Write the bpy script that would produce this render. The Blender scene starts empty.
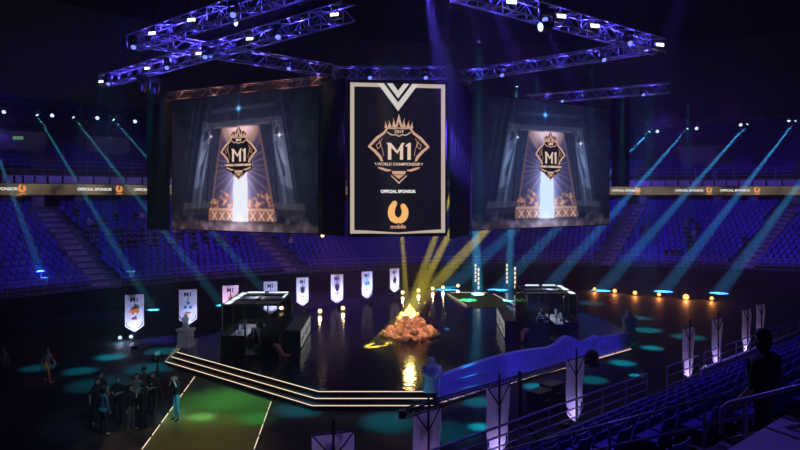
import bpy, bmesh, math, random
import numpy as np
from mathutils import Vector, Matrix, Euler
random.seed(7)
SC = bpy.context.scene
COL = SC.collection
F = 640.0; HZ = 195.0; EYE = 8.6

# ------------------------------------------------------------------ helpers
def at(x, y, d):
    """point seen at photo pixel (x, y) at forward distance d"""
    return Vector(((x - 400) * d / F, d, EYE - (y - HZ) * d / F))
def onz(x, y, z):
    d = (EYE - z) * F / (y - HZ)
    return Vector(((x - 400) * d / F, d, z))
def proj(p):
    return (400 + p[0] / p[1] * F, HZ - (p[2] - EYE) / p[1] * F)

class MB:
    def __init__(s): s.v = []; s.f = []; s.m = []
    def add(s, vs, fs, mi=0):
        b = len(s.v); s.v += [tuple(v) for v in vs]
        s.f += [tuple(i + b for i in f) for f in fs]; s.m += [mi] * len(fs); return s
    def box(s, lo, hi, mi=0, M=None):
        x0, y0, z0 = lo; x1, y1, z1 = hi
        vs = [(x0,y0,z0),(x1,y0,z0),(x1,y1,z0),(x0,y1,z0),(x0,y0,z1),(x1,y0,z1),(x1,y1,z1),(x0,y1,z1)]
        if M is not None: vs = [M @ Vector(v) for v in vs]
        return s.add(vs, [(0,3,2,1),(4,5,6,7),(0,1,5,4),(1,2,6,5),(2,3,7,6),(3,0,4,7)], mi)
    def cbox(s, c, sz, mi=0, M=None):
        return s.box([c[i]-sz[i]/2 for i in range(3)], [c[i]+sz[i]/2 for i in range(3)], mi, M)
    def tube(s, pts, r, n=6, mi=0, caps=True):
        pts = [Vector(p) for p in pts]
        rs = r if isinstance(r, (list, tuple)) else [r] * len(pts)
        b = len(s.v); up = None
        for i, p in enumerate(pts):
            d = (pts[min(i+1, len(pts)-1)] - pts[max(i-1, 0)])
            d = d.normalized() if d.length > 1e-9 else Vector((0,0,1))
            if up is None:
                up = Vector((0,0,1)) if abs(d.z) < .9 else Vector((1,0,0))
            a = d.cross(up); a = a.normalized() if a.length > 1e-6 else d.orthogonal().normalized()
            c = a.cross(d); up = c
            for k in range(n):
                t = 2*math.pi*k/n
                s.v.append(tuple(p + (a*math.cos(t) + c*math.sin(t)) * rs[i]))
        for i in range(len(pts)-1):
            for k in range(n):
                s.f.append((b+i*n+k, b+i*n+(k+1)%n, b+(i+1)*n+(k+1)%n, b+(i+1)*n+k)); s.m.append(mi)
        if caps:
            s.f.append(tuple(b+k for k in range(n))[::-1]); s.m.append(mi)
            s.f.append(tuple(b+(len(pts)-1)*n+k for k in range(n))); s.m.append(mi)
        return s
    def lathe(s, prof, n=16, c=(0,0,0), mi=0, sx=1, sy=1):
        b = len(s.v)
        for r, z in prof:
            for k in range(n):
                t = 2*math.pi*k/n
                s.v.append((c[0]+r*sx*math.cos(t), c[1]+r*sy*math.sin(t), c[2]+z))
        for i in range(len(prof)-1):
            for k in range(n):
                s.f.append((b+i*n+k, b+i*n+(k+1)%n, b+(i+1)*n+(k+1)%n, b+(i+1)*n+k)); s.m.append(mi)
        s.f.append(tuple(b+k for k in range(n))[::-1]); s.m.append(mi)
        s.f.append(tuple(b+(len(prof)-1)*n+k for k in range(n))); s.m.append(mi)
        return s
    def prism(s, poly, z0, z1, mi=0, M=None):
        n = len(poly)
        vs = [(x, y, z0) for x, y in poly] + [(x, y, z1) for x, y in poly]
        if M is not None: vs = [M @ Vector(v) for v in vs]
        fs = [tuple(range(n))[::-1], tuple(range(n, 2*n))] + [(i, (i+1)%n, n+(i+1)%n, n+i) for i in range(n)]
        return s.add(vs, fs, mi)
    def ball(s, c, r, n=10, m=7, mi=0):
        r = (r, r, r) if not isinstance(r, (tuple, list)) else r
        b = len(s.v)
        for i in range(m+1):
            a = math.pi * i / m
            for k in range(n):
                t = 2*math.pi*k/n
                s.v.append((c[0]+r[0]*math.sin(a)*math.cos(t), c[1]+r[1]*math.sin(a)*math.sin(t), c[2]-r[2]*math.cos(a)))
        for i in range(m):
            for k in range(n):
                s.f.append((b+i*n+k, b+i*n+(k+1)%n, b+(i+1)*n+(k+1)%n, b+(i+1)*n+k)); s.m.append(mi)
        return s
    def mesh(s, name, mats, smooth=False):
        me = bpy.data.meshes.new(name); me.from_pydata(s.v, [], s.f); me.validate()
        for m in (mats if isinstance(mats, (list, tuple)) else [mats]): me.materials.append(m)
        if len(me.polygons) == len(s.m): me.polygons.foreach_set('material_index', s.m)
        if smooth: me.polygons.foreach_set('use_smooth', [True]*len(me.polygons))
        me.update(); return me
    def build(s, name, mats, parent=None, smooth=False):
        return link(name, s.mesh(name, mats, smooth), parent)

def link(name, me, parent=None):
    o = bpy.data.objects.new(name, me); COL.objects.link(o)
    if parent is not None: o.parent = parent
    return o
def tag(o, label=None, cat=None, group=None, kind=None):
    if label: o['label'] = label
    if cat: o['category'] = cat
    if group: o['group'] = group
    if kind: o['kind'] = kind
    return o
def thing(name, label, cat, loc=(0,0,0), rz=0, group=None):
    o = bpy.data.objects.new(name, None); COL.objects.link(o); o.empty_display_size = .1
    o.location = loc; o.rotation_euler = (0, 0, rz)
    return tag(o, label, cat, group)
def copy_tree(o, parent=None):
    c = o.copy(); COL.objects.link(c); c.parent = parent
    for ch in list(o.children): copy_tree(ch, c)
    return c

# ------------------------------------------------------------------ materials
def mat(name, col, rough=.6, metal=0, noise=0, nscale=8, spec=.5, bump=0):
    m = bpy.data.materials.new(name); m.use_nodes = True
    nt = m.node_tree; b = nt.nodes['Principled BSDF']
    b.inputs['Base Color'].default_value = (*col, 1); b.inputs['Roughness'].default_value = rough
    b.inputs['Metallic'].default_value = metal; b.inputs['Specular IOR Level'].default_value = spec
    if noise or bump:
        tc = nt.nodes.new('ShaderNodeTexCoord'); nz = nt.nodes.new('ShaderNodeTexNoise')
        nz.inputs['Scale'].default_value = nscale; nz.inputs['Detail'].default_value = 4
        nt.links.new(tc.outputs['Object'], nz.inputs['Vector'])
    if noise:
        rp = nt.nodes.new('ShaderNodeValToRGB')
        rp.color_ramp.elements[0].position = .3; rp.color_ramp.elements[1].position = .7
        rp.color_ramp.elements[0].color = (*[c*(1-noise) for c in col], 1)
        rp.color_ramp.elements[1].color = (*[min(1, c*(1+noise)) for c in col], 1)
        nt.links.new(nz.outputs['Fac'], rp.inputs['Fac']); nt.links.new(rp.outputs['Color'], b.inputs['Base Color'])
    if bump:
        bp = nt.nodes.new('ShaderNodeBump'); bp.inputs['Strength'].default_value = bump; bp.inputs['Distance'].default_value = .05
        nt.links.new(nz.outputs['Fac'], bp.inputs['Height']); nt.links.new(bp.outputs['Normal'], b.inputs['Normal'])
    return m
def glow(name, col, s=1.0):
    m = bpy.data.materials.new(name); m.use_nodes = True
    nt = m.node_tree; nt.nodes.clear()
    e = nt.nodes.new('ShaderNodeEmission'); o = nt.nodes.new('ShaderNodeOutputMaterial')
    e.inputs['Color'].default_value = (*col, 1); e.inputs['Strength'].default_value = s
    nt.links.new(e.outputs[0], o.inputs['Surface']); m.cycles.emission_sampling = 'NONE'
    return m
def cloth_mat(name, col, trans=.4):
    m = bpy.data.materials.new(name); m.use_nodes = True
    nt = m.node_tree; nt.nodes.clear()
    d = nt.nodes.new('ShaderNodeBsdfDiffuse'); t = nt.nodes.new('ShaderNodeBsdfTranslucent')
    x = nt.nodes.new('ShaderNodeMixShader'); o = nt.nodes.new('ShaderNodeOutputMaterial')
    for n in (d, t): n.inputs['Color'].default_value = (*col, 1)
    x.inputs[0].default_value = trans
    nt.links.new(d.outputs[0], x.inputs[1]); nt.links.new(t.outputs[0], x.inputs[2]); nt.links.new(x.outputs[0], o.inputs['Surface'])
    return m
def glass_mat(name, tint=.9):
    m = bpy.data.materials.new(name); m.use_nodes = True
    nt = m.node_tree; nt.nodes.clear()
    t = nt.nodes.new('ShaderNodeBsdfTransparent'); g = nt.nodes.new('ShaderNodeBsdfGlossy')
    x = nt.nodes.new('ShaderNodeMixShader'); o = nt.nodes.new('ShaderNodeOutputMaterial'); fr = nt.nodes.new('ShaderNodeFresnel')
    t.inputs['Color'].default_value = (tint, tint, tint*1.02, 1); g.inputs['Roughness'].default_value = .03
    g.inputs['Color'].default_value = (.8, .8, .8, 1); fr.inputs['IOR'].default_value = 1.18
    nt.links.new(fr.outputs[0], x.inputs[0]); nt.links.new(t.outputs[0], x.inputs[1]); nt.links.new(g.outputs[0], x.inputs[2])
    nt.links.new(x.outputs[0], o.inputs['Surface'])
    return m

M = {}
M['floor'] = mat('floor_vinyl', (.026,.028,.032), .6, noise=.25, nscale=.6, bump=.03, spec=.12)
M['stage'] = mat('stage_gloss', (.018,.018,.024), .12, noise=.35, nscale=2.2, spec=.75, bump=.4)
M['stage_side'] = mat('stage_side', (.02,.02,.024), .4, noise=.2)
M['concrete'] = mat('concrete', (.30,.29,.31), .85, noise=.2, nscale=1.5)
M['dark_concrete'] = mat('dark_concrete', (.12,.12,.13), .85, noise=.2, nscale=1.5)
M['black'] = mat('black_paint', (.012,.012,.014), .5, noise=.2)
M['drape'] = mat('black_drape', (.006,.006,.007), .95, noise=.3, nscale=3)
M['seat'] = mat('seat_plastic', (.07,.05,.40), .45, noise=.2, nscale=6)
M['aisle'] = mat('aisle_step', (.34,.27,.30), .8, noise=.3, nscale=2)
M['alu'] = mat('aluminium', (.55,.55,.58), .35, .6, noise=.1)
M['rail'] = mat('rail_paint', (.35,.34,.40), .4, .3, noise=.1)
M['panel'] = mat('white_panel', (.55,.53,.58), .6, noise=.1, nscale=2)
M['fixture'] = mat('fixture_black', (.02,.02,.022), .4, noise=.2)
M['cloth'] = cloth_mat('banner_cloth', (.80,.78,.86), .45)
M['ink'] = cloth_mat('banner_ink', (.03,.03,.05), .2)
M['ink_red'] = cloth_mat('banner_red', (.75,.08,.05), .4)
M['ink_orange'] = cloth_mat('banner_orange', (.85,.25,.04), .4)
M['ink_teal'] = cloth_mat('banner_teal', (.05,.35,.60), .4)
M['glass'] = glass_mat('booth_glass')
def sheen_glass(name, col, a):  # grey mixed into the glass stands in for its reflected sheen
    m = glass_mat(name); nt = m.node_tree; o = [n for n in nt.nodes if n.type == 'OUTPUT_MATERIAL'][0]; x0 = [n for n in nt.nodes if n.type == 'MIX_SHADER'][0]
    d = nt.nodes.new('ShaderNodeBsdfTranslucent'); d.inputs['Color'].default_value = (*col, 1); x = nt.nodes.new('ShaderNodeMixShader'); x.inputs[0].default_value = a
    nt.links.new(x0.outputs[0], x.inputs[1]); nt.links.new(d.outputs[0], x.inputs[2]); nt.links.new(x.outputs[0], o.inputs['Surface']); return m
M['roof_glass'] = sheen_glass('roof_glass', (.5,.52,.56), .35)
M['grey_stone'] = mat('statue_grey', (.42,.42,.46), .75, noise=.2, nscale=3, bump=.2)
M['rock'] = mat('rock', (.42,.28,.20), .85, noise=.3, nscale=4, bump=.15)
M['carpet'] = mat('green_carpet', (.17,.24,.10), .95, noise=.12, nscale=9)
M['bluewall'] = mat('parapet_blue', (.30,.30,.62), .55, noise=.12, nscale=2)
M['white'] = mat('white_plastic', (.7,.7,.72), .5, noise=.05)
M['strip'] = glow('strip_warm', (1.0,.76,.55), 1.15)
M['strip_pink'] = glow('strip_pink', (1.0,.62,.50), .85)
M['lamp_white'] = glow('lamp_white', (1.0,.97,.93), 2.4)
M['lamp_warm'] = glow('lamp_warm', (1.0,.72,.36), 2.5)
M['lamp_orange'] = glow('lamp_orange', (1.0,.42,.12), 2.4)
M['lamp_blue'] = glow('lamp_blue', (.16,.22,1.0), 1.7)
M['lamp_pale'] = glow('lamp_pale', (.55,.72,1.0), 1.8)
M['lamp_cyan'] = glow('lamp_cyan', (.55,.95,1.0), 1.6)
M['flame'] = glow('flame_yellow', (1.0,.85,.22), 2.6)
M['skin'] = mat('skin', (.50,.31,.22), .55, noise=.05)
M['hair'] = mat('hair', (.012,.010,.010), .6, noise=.2)
def fab(n, c): M[n] = mat(n, c, .85, noise=.12, nscale=14); return M[n]
fab('shirt_black', (.018,.018,.022)); fab('shirt_blue', (.10,.17,.28)); fab('shirt_grey', (.16,.16,.17)); fab('shirt_white', (.5,.5,.52))
fab('trouser_dark', (.02,.02,.028)); fab('trouser_khaki', (.13,.12,.10)); fab('trouser_blue', (.10,.34,.44)); fab('trouser_yellow', (.55,.30,.05))
fab('shoe_white', (.5,.5,.5)); fab('shoe_dark', (.03,.03,.03)); fab('red_prop', (.6,.2,.1))

# ------------------------------------------------------------------ lights
def spot(name, loc, target, col, watts, deg, blend=.3, size=.1):
    l = bpy.data.lights.new(name, 'SPOT'); l.energy = watts; l.color = col
    l.spot_size = math.radians(deg); l.spot_blend = blend; l.shadow_soft_size = size
    o = bpy.data.objects.new(name, l); COL.objects.link(o); o.location = loc
    o.rotation_euler = (Vector(target) - Vector(loc)).to_track_quat('-Z', 'Y').to_euler()
    return o
def point(name, loc, col, watts, size=.1):
    l = bpy.data.lights.new(name, 'POINT'); l.energy = watts; l.color = col; l.shadow_soft_size = size
    o = bpy.data.objects.new(name, l); COL.objects.link(o); o.location = loc
    return o

# ------------------------------------------------------------------ text
def text_mesh(body, size, mats, extrude=.004, offset=0, align='CENTER'):
    c = bpy.data.curves.new('lettering', 'FONT'); c.body = body; c.size = size; c.extrude = extrude
    c.offset = offset; c.align_x = align; c.align_y = 'CENTER'; c.resolution_u = 3
    o = bpy.data.objects.new('lettering', c); COL.objects.link(o)
    dg = bpy.context.evaluated_depsgraph_get(); dg.update()
    me = bpy.data.meshes.new_from_object(o.evaluated_get(dg))
    bpy.data.objects.remove(o); bpy.data.curves.remove(c)
    me.materials.clear(); me.materials.append(mats); me.name = 'lettering'
    return me
UPRIGHT = Matrix(((1,0,0),(0,0,-1),(0,1,0)))      # xy drawing -> xz plane, facing -y
def upright(me):
    me.transform(UPRIGHT.to_4x4()); return me
def stroke(mb, pts, w, depth, mi=0, closed=False, n=10):
    """flat thick polyline in xz plane at y = -depth .. 0 (front face -y)"""
    pts = [Vector((p[0], p[1])) for p in pts]
    ws = w if isinstance(w, (list, tuple)) else [w]*len(pts)
    idx = list(range(len(pts)-1)) + ([len(pts)-1] if closed else [])
    for i in idx:
        a, b = pts[i], pts[(i+1) % len(pts)]; wa, wb = ws[i]/2, ws[(i+1) % len(pts)]/2
        d = (b-a); 
        if d.length < 1e-9: continue
        d.normalize(); p = Vector((-d.y, d.x))
        q = [a+p*wa, a-p*wa, b-p*wb, b+p*wb]
        mb.add([(v.x, -depth, v.y) for v in q] + [(v.x, 0, v.y) for v in q],
               [(0,1,2,3),(0,3,7,4),(1,5,6,2),(0,4,5,1),(3,2,6,7)], mi)
    for i, p in enumerate(pts):
        if ws[i] < .02: continue
        mb.add([(p.x+ws[i]/2*math.cos(2*math.pi*k/n), -depth, p.y+ws[i]/2*math.sin(2*math.pi*k/n)) for k in range(n)], [tuple(range(n))], mi)
def flat(mb, poly, depth, mi=0):
    n = len(poly)
    mb.add([(x, -depth, z) for x, z in poly] + [(x, 0, z) for x, z in poly],
           [tuple(range(n))] + [(i, i+n, (i+1)%n+n, (i+1)%n) for i in range(n)], mi)

# ------------------------------------------------------------------ camera, world
cam = bpy.data.cameras.new('camera'); cam.sensor_width = 36; cam.lens = 36*F/800; cam.shift_y = (HZ-225)/800
cam.clip_end = 400
co = bpy.data.objects.new('camera', cam); COL.objects.link(co); co.location = (0, 0, EYE); co.rotation_euler = (math.pi/2, 0, 0)
SC.camera = co
W = bpy.data.worlds.new('arena_air'); SC.world = W; W.use_nodes = True
nt = W.node_tree; bg = nt.nodes['Background']; bg.inputs['Color'].default_value = (.03,.02,.08,1); bg.inputs['Strength'].default_value = .02
HAZE = .0020
vs = nt.nodes.new('ShaderNodeVolumeScatter'); vs.inputs['Density'].default_value = HAZE; vs.inputs['Anisotropy'].default_value = 0.0
nt.links.new(vs.outputs[0], nt.nodes['World Output'].inputs['Volume'])
SC.view_settings.view_transform = 'Standard'; SC.view_settings.look = 'None'; SC.view_settings.gamma = 1; SC.view_settings.use_curve_mapping = False
SC.view_settings.exposure = 0.0
SC.cycles.use_denoising = True; SC.cycles.volume_bounces = 0; SC.cycles.max_bounces = 6; SC.cycles.diffuse_bounces = 2
SC.cycles.glossy_bounces = 3; SC.cycles.transparent_max_bounces = 12; SC.cycles.sample_clamp_indirect = 3
SC.cycles.use_light_tree = True; SC.cycles.use_adaptive_sampling = False

# ------------------------------------------------------------------ the arena shell
def struct(o): return tag(o, kind='structure')
struct(MB().box((-75,-15,-.3), (85,105,0)).build('floor', M['floor']))
struct(MB().box((-75,-15,30), (85,105,30.3)).build('ceiling', M['black']))
struct(MB().box((-75.3,-15,0), (-75,105,30)).build('wall_left', M['drape']))
struct(MB().box((85,-15,0), (85.3,105,30)).build('wall_right', M['drape']))
struct(MB().box((-75,105,0), (85,105.3,30)).build('wall_back', M['drape']))
struct(MB().box((-75,-15.3,0), (85,-15,30)).build('wall_front', M['drape']))

FR = [(-40,24),(-27,41.5),(-21.6,47.5),(-8.8,56.6),(5,60.5),(19.5,62),(31.5,59.5),(50,52)]
OU = [(-52,31),(-36.5,49.5),(-30.6,54.5),(-18,66),(4,73),(27.4,73),(42.8,69.4),(64,60)]
def smooth(pts, k=6):
    """rounded bowl: Catmull-Rom through the corner points"""
    out = []; n = len(pts)
    for i in range(n-1):
        p = [Vector(pts[max(0,min(n-1,j))]) for j in (i-1,i,i+1,i+2)]
        for q in range(k):
            t = q/k
            out.append(.5*((2*p[1]) + (p[2]-p[0])*t + (2*p[0]-5*p[1]+4*p[2]-p[3])*t*t + (3*p[1]-p[0]-3*p[2]+p[3])*t**3))
    out.append(Vector(pts[-1])); return out
NK = 6
Fs, Os = smooth(FR, NK), smooth(OU, NK)
NU = len(Fs)-1
AISLES = [2*NK, 3*NK, 5*NK, 6*NK]        # indices of the stairways
def bowl(u, t, z):
    """u along the bowl (index units), t 0 = front rail .. 1 = balcony line, beyond 1 = further out"""
    i = max(0, min(NU-1, int(u))); f = u-i
    a = Fs[i].lerp(Fs[i+1], f); b = Os[i].lerp(Os[i+1], f)
    p = a.lerp(b, t); return Vector((p.x, p.y, z))
def ribbon(mb, t0, z0, t1, z1, u0=0, u1=NU, mi=0, step=1):
    us = list(np.arange(u0, u1+1e-6, step)); 
    vs = [bowl(u,t0,z0) for u in us] + [bowl(u,t1,z1) for u in us]; n = len(us)
    mb.add(vs, [(i, i+1, n+i+1, n+i) for i in range(n-1)], mi)
ROWS = 14; Z0 = 1.7; DZ = .42
def row_t(k): return .04 + k*(.93/ROWS)
def row_z(k): return Z0 + .1 + k*DZ
mb = MB(); ribbon(mb, -.004, 0, -.004, Z0); struct(mb.build('wall_stand_front', M['drape']))
mb = MB(); ribbon(mb, 0, Z0, row_t(0), Z0); 
for k in range(ROWS):
    ribbon(mb, row_t(k), row_z(k)-DZ if k else Z0, row_t(k), row_z(k)); ribbon(mb, row_t(k), row_z(k), row_t(k+1), row_z(k))
ZT = row_z(ROWS-1)
ribbon(mb, row_t(ROWS), ZT, row_t(ROWS), ZT+.35); ribbon(mb, row_t(ROWS), ZT+.35, row_t(ROWS)+.03, ZT+.35); ribbon(mb, row_t(ROWS)+.03, ZT+.35, row_t(ROWS)+.03, ZT); ribbon(mb, row_t(ROWS)+.03, ZT, 1.35, ZT)
struct(mb.build('lower_terrace', M['dark_concrete']))
mb = MB(); ribbon(mb, 1.3, ZT, 1.3, 11); struct(mb.build('wall_concourse', M['dark_concrete']))
# upper tier
UROWS = 13; UDZ = .62
def urow_t(k): return 1.1 + k*.095
def urow_z(k): return 10.75 + k*UDZ
mb = MB()
ribbon(mb, 1.0, 8.5, 1.3, 8.5); ribbon(mb, 1.0, 10.7, urow_t(0), 10.7)
for k in range(UROWS):
    ribbon(mb, urow_t(k), urow_z(k)-UDZ, urow_t(k), urow_z(k)); ribbon(mb, urow_t(k), urow_z(k), urow_t(k+1), urow_z(k))
ribbon(mb, urow_t(UROWS), urow_z(UROWS-1), urow_t(UROWS), 30)
struct(mb.build('upper_terrace', M['dark_concrete']))
# stairways
def aisle(u, rows, tf, zf, dz, hw=.75):
    mb = MB()
    for k in range(rows):
        for h in (0, 1):
            t0 = tf(k) + (tf(k+1)-tf(k))*(h*.5) - .012; t1 = tf(k) + (tf(k+1)-tf(k))*(h*.5+.5)
            z = zf(k) - dz*.5*(1-h) + .03
            a0, a1 = bowl(u, t0, z), bowl(u, t1, z); d = (a1-a0).normalized(); p = Vector((-d.y, d.x, 0))*hw
            vs = [a0-p, a0+p, a1+p, a1-p]
            mb.add([v+Vector((0,0,-dz*.5)) for v in vs]+vs, [(4,5,6,7),(0,1,5,4),(1,2,6,5),(3,0,4,7)])
    return mb
for i, u in enumerate(AISLES):
    struct(aisle(u, ROWS, row_t, row_z, DZ).build('trim_%d' % (i+1), M['aisle']))
# concourse pillars
k = 0
for u in np.arange(1.5, NU, 1.5):
    p = bowl(u, 1.05, 0)
    struct(MB().box((p.x-.4,p.y-.3,ZT), (p.x+.4,p.y+.3,8.6)).build('pillar_%d' % k, M['concrete'])); k += 1
# lit doorway of the stair head
p = bowl(11.55, 1.27, 0); q = bowl(12, 1.27, 0)
struct(MB().box((-.5,-.06,ZT), (.5,.06,ZT+2), M=Matrix.Translation((p.x,p.y,0)) @ Matrix.Rotation(.9,4,'Z')).build('door_1', mat('door_leaf', (.6,.5,.4), .6, noise=.2)))
point('doorway_lamp', bowl(11.6, 1.2, ZT+1.9), (1,.72,.45), 14, .1)
# vomitory boxes on the upper tier
for i, (u, tt) in enumerate(((12.2, 1.52), (15.2, 1.5), (31.6, 1.42), (38.3, 1.42))):
    p = bowl(u, tt, 0); a = bowl(u+.4, tt, 0)-bowl(u-.4, tt, 0); ang = math.atan2(a.y, a.x)
    Mx = Matrix.Translation((p.x, p.y, urow_z(3))) @ Matrix.Rotation(ang, 4, 'Z')
    mb = MB().box((-2.2,-.6,-2), (2.2,4,1.6), M=Mx)
    mb.box((-2.5,-.7,1.6), (2.5,4,1.8), M=Mx)
    struct(mb.build('wall_vomitory_%d' % i, M['concrete']))
p = bowl(12.0, 1.40, urow_z(3)+1.1)
tag(MB().box((-.45,-.05,-.14), (.45,.05,.14)).build('exit_lamp', [glow('exit_green', (.25,.6,.45), .35)]), 'small pale green lit sign box high in the dark upper tier', 'sign').location = p

# balcony front: LED ribbon, white panels, rail
def seg_thing(name, label, cat, u0, u1, step, fn, group):
    r = thing(name, label, cat, bowl((u0+u1)/2, 1, 0), 0, group); r.location.z = 0
    fn(r, u0, u1, step); return r
def led_mat():
    m = bpy.data.materials.new('led_ribbon'); m.use_nodes = True; nt = m.node_tree; nt.nodes.clear()
    tc = nt.nodes.new('ShaderNodeTexCoord'); n = nt.nodes.new('ShaderNodeTexNoise'); r = nt.nodes.new('ShaderNodeValToRGB')
    e = nt.nodes.new('ShaderNodeEmission'); o = nt.nodes.new('ShaderNodeOutputMaterial')
    n.inputs['Scale'].default_value = .35; n.inputs['Detail'].default_value = 3
    r.color_ramp.elements[0].position = .35; r.color_ramp.elements[0].color = (.012,.008,.006,1)
    r.color_ramp.elements[1].position = .75; r.color_ramp.elements[1].color = (.22,.17,.10,1)
    nt.links.new(tc.outputs['Object'], n.inputs['Vector']); nt.links.new(n.outputs['Fac'], r.inputs['Fac'])
    nt.links.new(r.outputs[0], e.inputs[0]); nt.links.new(e.outputs[0], o.inputs[0]); e.inputs[1].default_value = 1.0
    m.cycles.emission_sampling = 'NONE'; return m
M['led'] = led_mat()
M['txt'] = glow('text_white', (1,.97,.92), .85); M['logo_orange'] = glow('logo_orange', (1.0,.36,.10), .9)
UW = [(0,1),(.0,.0)]
def u_logo(mb, S, depth=.02):
    """rounded horseshoe mark of two thick lobes, about 1 x 1.05 times S"""
    stroke(mb, [(-.17*S,.40*S),(-.30*S,.16*S),(-.33*S,-.08*S),(-.25*S,-.30*S),(-.09*S,-.40*S),(.0,-.38*S)], [.25*S,.32*S,.33*S,.33*S,.30*S,.2*S], depth)
    stroke(mb, [(.24*S,.26*S),(.33*S,.08*S),(.33*S,-.12*S),(.25*S,-.30*S),(.11*S,-.40*S),(0,-.38*S)], [.26*S,.31*S,.33*S,.33*S,.30*S,.2*S], depth)
sponsor_me = upright(text_mesh('OFFICIAL SPONSOR', .34, M['txt'], .01, .012))
def lm():
    mb = MB(); u_logo(mb, .62); 
    return mb.mesh('logo', M['logo_orange'])
logo_me = lm()
mob_me = upright(text_mesh('mobile', .22, M['logo_orange'], .01, .004))
ZL0, ZL1 = 8.62, 9.55
def find_u(x, t, z):
    return min(np.arange(0, NU, .02), key=lambda u: abs(proj(bowl(u,t,z))[0]-x) if bowl(u,t,z).y > 5 else 1e9)
def ledboard(u0, u1, label, items):
    r = thing('led_ribbon_board', label, 'LED board', (0,0,0), 0)
    mb = MB()
    us = np.arange(u0, u1+1e-6, .5); n = len(us)
    vs = [bowl(u,.985,z) for z in (ZL0, ZL1) for u in us] + [bowl(u,1.0,z) for z in (ZL0, ZL1) for u in us]
    mb.add(vs, [(i,i+1,n+i+1,n+i) for i in range(n-1)] + [(2*n+i,3*n+i,3*n+i+1,2*n+i+1) for i in range(n-1)] + [(n+i,n+i+1,3*n+i+1,3*n+i) for i in range(n-1)] + [(i,2*n+i,2*n+i+1,i+1) for i in range(n-1)])
    mb.build('screen', M['led'], r)
    for kind, x in items:
        u = find_u(x, .98, 9.1); p = bowl(u, .98, 9.1); d = bowl(u+.2,.98,0)-bowl(u-.2,.98,0); a = math.atan2(d.y, d.x)
        if kind == 't': 
            o = link('lettering', sponsor_me, r); o.location = p; o.rotation_euler = (0,0,a)
        else:
            o = link('logo', logo_me, r); o.location = p + Vector((0,0,.08)); o.rotation_euler = (0,0,a)
            o2 = link('lettering', mob_me, r); o2.location = p + Vector((0,0,-.38)); o2.rotation_euler = (0,0,a)
ledboard(3, 3.6*NK, 'long LED ribbon board on the balcony edge beside the dark drape with stairway door below', [('t',-4),('l',22),('t',95),('l',119),('t',150)])
ledboard(4.4*NK, NU-.5, 'LED ribbon board on the balcony edge above the seats with person groups and two stairways', [('t',625),('l',638),('t',689),('l',709),('t',735),('l',757)])

def railing(name, label, cat, pts, h, nrail, parent_mat, group=None, pr=.03, infill=None):
    """posts at pts (base points) joined by rails: posts and rails are parts"""
    r = thing(name, label, cat, pts[0], 0, group)
    L = Vector(pts[0])
    for p in pts:
        MB().tube([Vector(p)-L, Vector(p)-L+Vector((0,0,h))], pr*.9, 6).build('post', parent_mat, r)
    for i in range(nrail):
        z = h*(1 - i/ (nrail+.35))
        MB().tube([Vector(p)-L+Vector((0,0,z)) for p in pts], pr if i == 0 else pr*.75, 6).build('rail', parent_mat, r)
    return r
secs = [(1,12-.4,'far stand front railing from the stairway with lit door to the dark corner','u'),(12.4,18-.4,'far stand front railing below the seats between two stairways behind pennant banners','u'),
        (18.4,24,'far stand front railing behind the hanging screens beside purple stairway','u'),(24,29.6,'far stand front railing behind the LED pole walkway','u'),
        (30.4,35.6,'far stand front railing under seats with a small group of spectators','u'),(36.4,NU-1,'far stand front railing past the outer stairway behind orange floor lamps','u')]
for a, b, lab, _ in secs:
    n = max(2, int((b-a)*2.2/2.6*1.6))
    railing('railing', lab, 'railing', [bowl(u, .01, Z0) for u in np.linspace(a, b, n)], 1.05, 3, M['rail'], pr=.028)
for a, b, lab in ((2, 12, 'balcony railing above the white panels over the lit stairway door'), (12.1, 3.6*NK, 'balcony railing above the white panels meeting the black drape'), (4.3*NK, 33, 'balcony railing above the LED ribbon next to the angled screen'), (33.1, NU-.5, 'balcony railing above the LED ribbon over two stairways')):
    n = max(3, int((b-a)*1.5))
    railing('balcony_railing', lab, 'railing', [bowl(u, .99, 10.25) for u in np.linspace(a, b, n)], 1.3, 3, M['rail'], pr=.035)
struct_b = MB(); ribbon(struct_b, .99, 9.62, .99, 10.25, 1, NU); ribbon(struct_b, .99, 10.25, 1.02, 10.25, 1, NU)
struct(struct_b.build('trim_balcony', M['panel']))
mb = MB()
for u in np.arange(1.3, NU-.3, .52):
    p = bowl(u, .988, 0); mb.box((p.x-.06,p.y-.06,9.6), (p.x+.06,p.y+.06,10.22))
struct(mb.build('trim_panel_joints', M['black']))

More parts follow.
